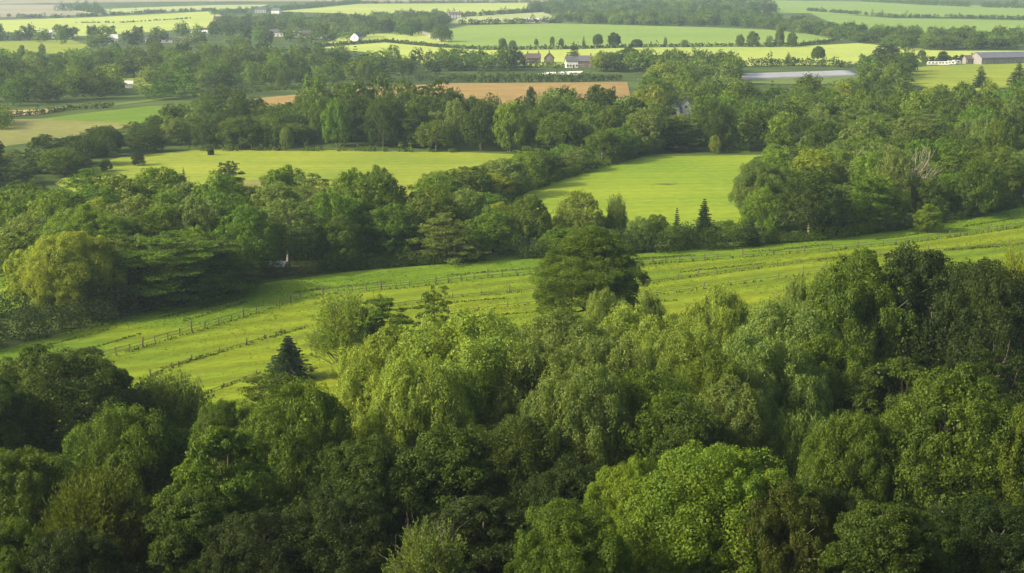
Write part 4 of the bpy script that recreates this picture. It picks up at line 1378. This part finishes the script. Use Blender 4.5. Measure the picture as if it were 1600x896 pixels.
house('house', 'house', 'white house by the hedge below the pale middle field', 710, 29, 15, 9, 5, 3, 0.2, WHITE, TILE, 1)
house('house', 'house', 'long white farm building beneath the far tree belt', 838, 36, 26, 9, 3.0, 2, 0.0, WHITE, PALEROOF, 0, 1, 5)
house('house', 'garden house', 'tiny white garden house in the small far meadow', 202, 137, 3.6, 3, 2.0, 1.2, 0.2, WHITE, PALEROOF, 0, 1, 2)
house('house', 'garden house', 'tiny white garden house among trees left of the small meadow', 164, 136, 3.6, 3, 2.2, 1.6, 0.6, WHITE, PALEROOF, 0, 1, 2)
house('barn', 'barn', 'big long grey-roofed barn with white gable end', 1578, 99, 52, 13, 4.2, 3.0, 0.30, GREYWALL, METAL, 0, 1, 9, None, False, False)
house('barn', 'barn', 'small tile-roofed outbuilding at the gable of the big barn', 1513, 100, 6, 5, 3.4, 2.0, 0.2, GREYWALL, TILE, 1, 1, 2)
house('shed', 'shed', 'low shed with pale curved-looking roof among brambles at the wood edge', 428, 430, 4.2, 2.6, 2.0, 0.55, -0.12, simple_mat('shed_boards', (0.16, 0.14, 0.11), 0.9, 0.3, 4.0), PALEROOF, 0, 1, 2, None, True, False)


# caravans in the paddock
def caravan(px, py, rz, label):
    X, Y = ground_at(px, py)
    root = empty('caravan', (X, Y, terrain(X, Y) + .1), rz)
    tag(root, label, 'caravan', 'caravans by the paddock hedge')
    prof = [(-2.6, .5), (-2.75, 1.2), (-2.5, 2.2), (-1.9, 2.6), (1.9, 2.6), (2.5, 2.2), (2.75, 1.2), (2.6, .5)]
    v = [(x, s * 1.1, z) for s in (-1, 1) for x, z in prof]
    n = len(prof)
    f = [(i, (i + 1) % n, n + (i + 1) % n, n + i) for i in range(n)] + [tuple(range(n)), tuple(range(2 * n - 1, n - 1, -1))]
    b = link('body', pydata_mesh('caravan_body', v, f, FRAMEM), root)
    for x in (-1.3, 0.9):
        link('window', pydata_mesh('caravan_window', *bx(1.1, .04, .7, x, -1.13, 1.75), GLASSM), root)
    link('door', pydata_mesh('caravan_door', *bx(.65, .04, 1.7, -.2, -1.13, 1.4), WHITE), root)
    for s in (-1, 1):
        v, f = tube([(0, s * .95 - .1, .35), (0, s * .95 + .1, .35)], .35, .35, 12)
        f.append(tuple(range(11, -1, -1)))
        link('wheel', pydata_mesh('wheel', v, f, GLASSM), root)


for px, py, lab in ((1455, 103, 'white caravan at the left end of the row by the paddock hedge'), (1466, 103, 'white caravan second from the left in the paddock row'),
                    (1476, 103, 'white caravan in the middle of the paddock row'), (1486, 102, 'white caravan second from the barn in the paddock row'), (1494, 101, 'white caravan nearest the barn in the paddock row')):
    caravan(px, py, 0.1 * (px % 5 - 2), lab)

# white crop tunnels
TUN = simple_mat('tunnel_film', (0.24, 0.24, 0.26), 0.5, 0.10, 0.2, 0.3)
ta, tb = ground_at(1160, 125), ground_at(1345, 119)
tc_, td_ = ground_at(1158, 119), ground_at(1330, 113.5)
ntun = 9
TL = ['nearest', 'second nearest', 'third nearest', 'fourth nearest', 'middle', 'fourth farthest', 'third farthest', 'second farthest', 'farthest']
for i in range(ntun):
    t = i / (ntun - 1)
    a = (ta[0] + (tc_[0] - ta[0]) * t, ta[1] + (tc_[1] - ta[1]) * t)
    b = (tb[0] + (td_[0] - tb[0]) * t, tb[1] + (td_[1] - tb[1]) * t)
    wd = math.hypot(tc_[0] - ta[0], tc_[1] - ta[1]) / ntun * 0.47
    L = math.hypot(b[0] - a[0], b[1] - a[1])
    v, f = [], []
    k = 9
    for s in range(13):
        for j in range(k):
            an = math.pi * j / (k - 1)
            X = a[0] + (b[0] - a[0]) * s / 12
            Y = a[1] + (b[1] - a[1]) * s / 12
            v.append((L * s / 12, wd * math.cos(an), min(1.3, wd) * math.sin(an) + terrain(X, Y) - terrain(*a)))
    for s in range(12):
        for j in range(k - 1):
            f.append((s * k + j, s * k + j + 1, (s + 1) * k + j + 1, (s + 1) * k + j))
    f += [tuple(range(k - 1, -1, -1)), tuple(range(12 * k, 13 * k))]
    o = link('crop_tunnel', pydata_mesh('crop_tunnel', v, f, TUN, True))
    o.location = (*a, terrain(*a) + .15)
    o.rotation_euler = (0, 0, math.atan2(b[1] - a[1], b[0] - a[0]))
    tag(o, 'long white film crop tunnel, %s of the nine side by side' % TL[i], 'crop tunnel', 'white crop tunnels')

# pole beside the far left wood
X, Y = ground_at(470, 128)
pole = empty('telegraph_pole', (X, Y, terrain(X, Y)))
tag(pole, 'tall pale wooden pole in front of the far left wood', 'pole')
v, f = tube([(0, 0, -.5), (0, 0, 5), (0, 0, 11)], .20, .14, 8)
link('post', pydata_mesh('pole_post', v, f, BARK_PALE), pole)
link('crossarm', pydata_mesh('pole_arm', *bx(1.6, .12, .12, 0, 0, 10.4), BARK_PALE), pole)

# ------------------------------------------------------------------ air
mh, nt, out = new_mat('haze')
pv = nt.nodes.new('ShaderNodeVolumePrincipled')
pv.inputs['Color'].default_value = (0.64, 0.83, 1.0, 1)
pv.inputs['Density'].default_value = 0.000135
pv.inputs['Anisotropy'].default_value = 0.35
pv.inputs['Density Attribute'].default_value = ''
nt.links.new(pv.outputs[0], out.inputs['Volume'])
mh.cycles.homogeneous_volume = True
v, f = [], []
box(v, f, 0, 4500, -8, 72, 5600, 4900)
tag(link('haze', pydata_mesh('haze', v, f, mh)), 'thin pale haze over the whole valley', None, None, 'stuff')

# ------------------------------------------------------------------ sun and sky
SUN = Vector((-0.95, -0.32, 0)).normalized()
ELEV = R(31)
sv = Vector((SUN.x * math.cos(ELEV), SUN.y * math.cos(ELEV), math.sin(ELEV)))
ld = bpy.data.lights.new('sun', 'SUN')
ld.energy = 3.4
ld.angle = R(2.0)
ld.color = (1.0, 0.91, 0.72)
lo = link('sun', ld)
lo.rotation_euler = (-sv).to_track_quat('-Z', 'Y').to_euler()
lo.location = (-200, 100, 200)
world = bpy.data.worlds.new('World')
scn.world = world
world.use_nodes = True
wn = world.node_tree
wn.nodes.clear()
wo = wn.nodes.new('ShaderNodeOutputWorld')
bg = wn.nodes.new('ShaderNodeBackground')
sky = wn.nodes.new('ShaderNodeTexSky')
sky.sky_type = 'NISHITA'
sky.sun_disc = False
sky.dust_density = 6.0
sky.air_density = 0.9
sky.ozone_density = 0.5
sky.sun_elevation = ELEV
sky.sun_rotation = math.atan2(SUN.x, SUN.y)
bg.inputs['Strength'].default_value = 0.14
warm = wn.nodes.new('ShaderNodeMix')          # hazy late light: the whole sky is a little warm
warm.data_type, warm.blend_type = 'RGBA', 'MULTIPLY'
warm.inputs[0].default_value = 1.0
warm.inputs[7].default_value = (0.99, 1.01, 0.90, 1)
wn.links.new(sky.outputs[0], warm.inputs[6])
wn.links.new(warm.outputs[2], bg.inputs[0])
wn.links.new(bg.outputs[0], wo.inputs[0])

# ------------------------------------------------------------------ camera and render settings
cd = bpy.data.cameras.new('camera')
cd.sensor_width = 36
cd.lens = 36 * F / 1600
cd.clip_start = 0.5
cd.clip_end = 20000
co = link('camera', cd)
co.location = (0, 0, CAMH)
co.rotation_euler = (R(90) - PITCH, 0, 0)
scn.camera = co
scn.view_settings.view_transform = 'Standard'
scn.view_settings.look = 'None'
scn.view_settings.gamma = 1
scn.view_settings.exposure = 1.2
cy = scn.cycles
cy.max_bounces = 6
cy.diffuse_bounces = 3
cy.transmission_bounces = 3
cy.glossy_bounces = 2
cy.volume_bounces = 0
cy.transparent_max_bounces = 8
cy.use_denoising = True
cy.sample_clamp_indirect = 6
print('STATS objects', len(scn.objects), 'wood trees as things', n_obj, 'candidates', len(cands), 'faces', sum(len(m.polygons) * m.users for m in bpy.data.meshes), 'unique', sum(len(m.polygons) for m in bpy.data.meshes))
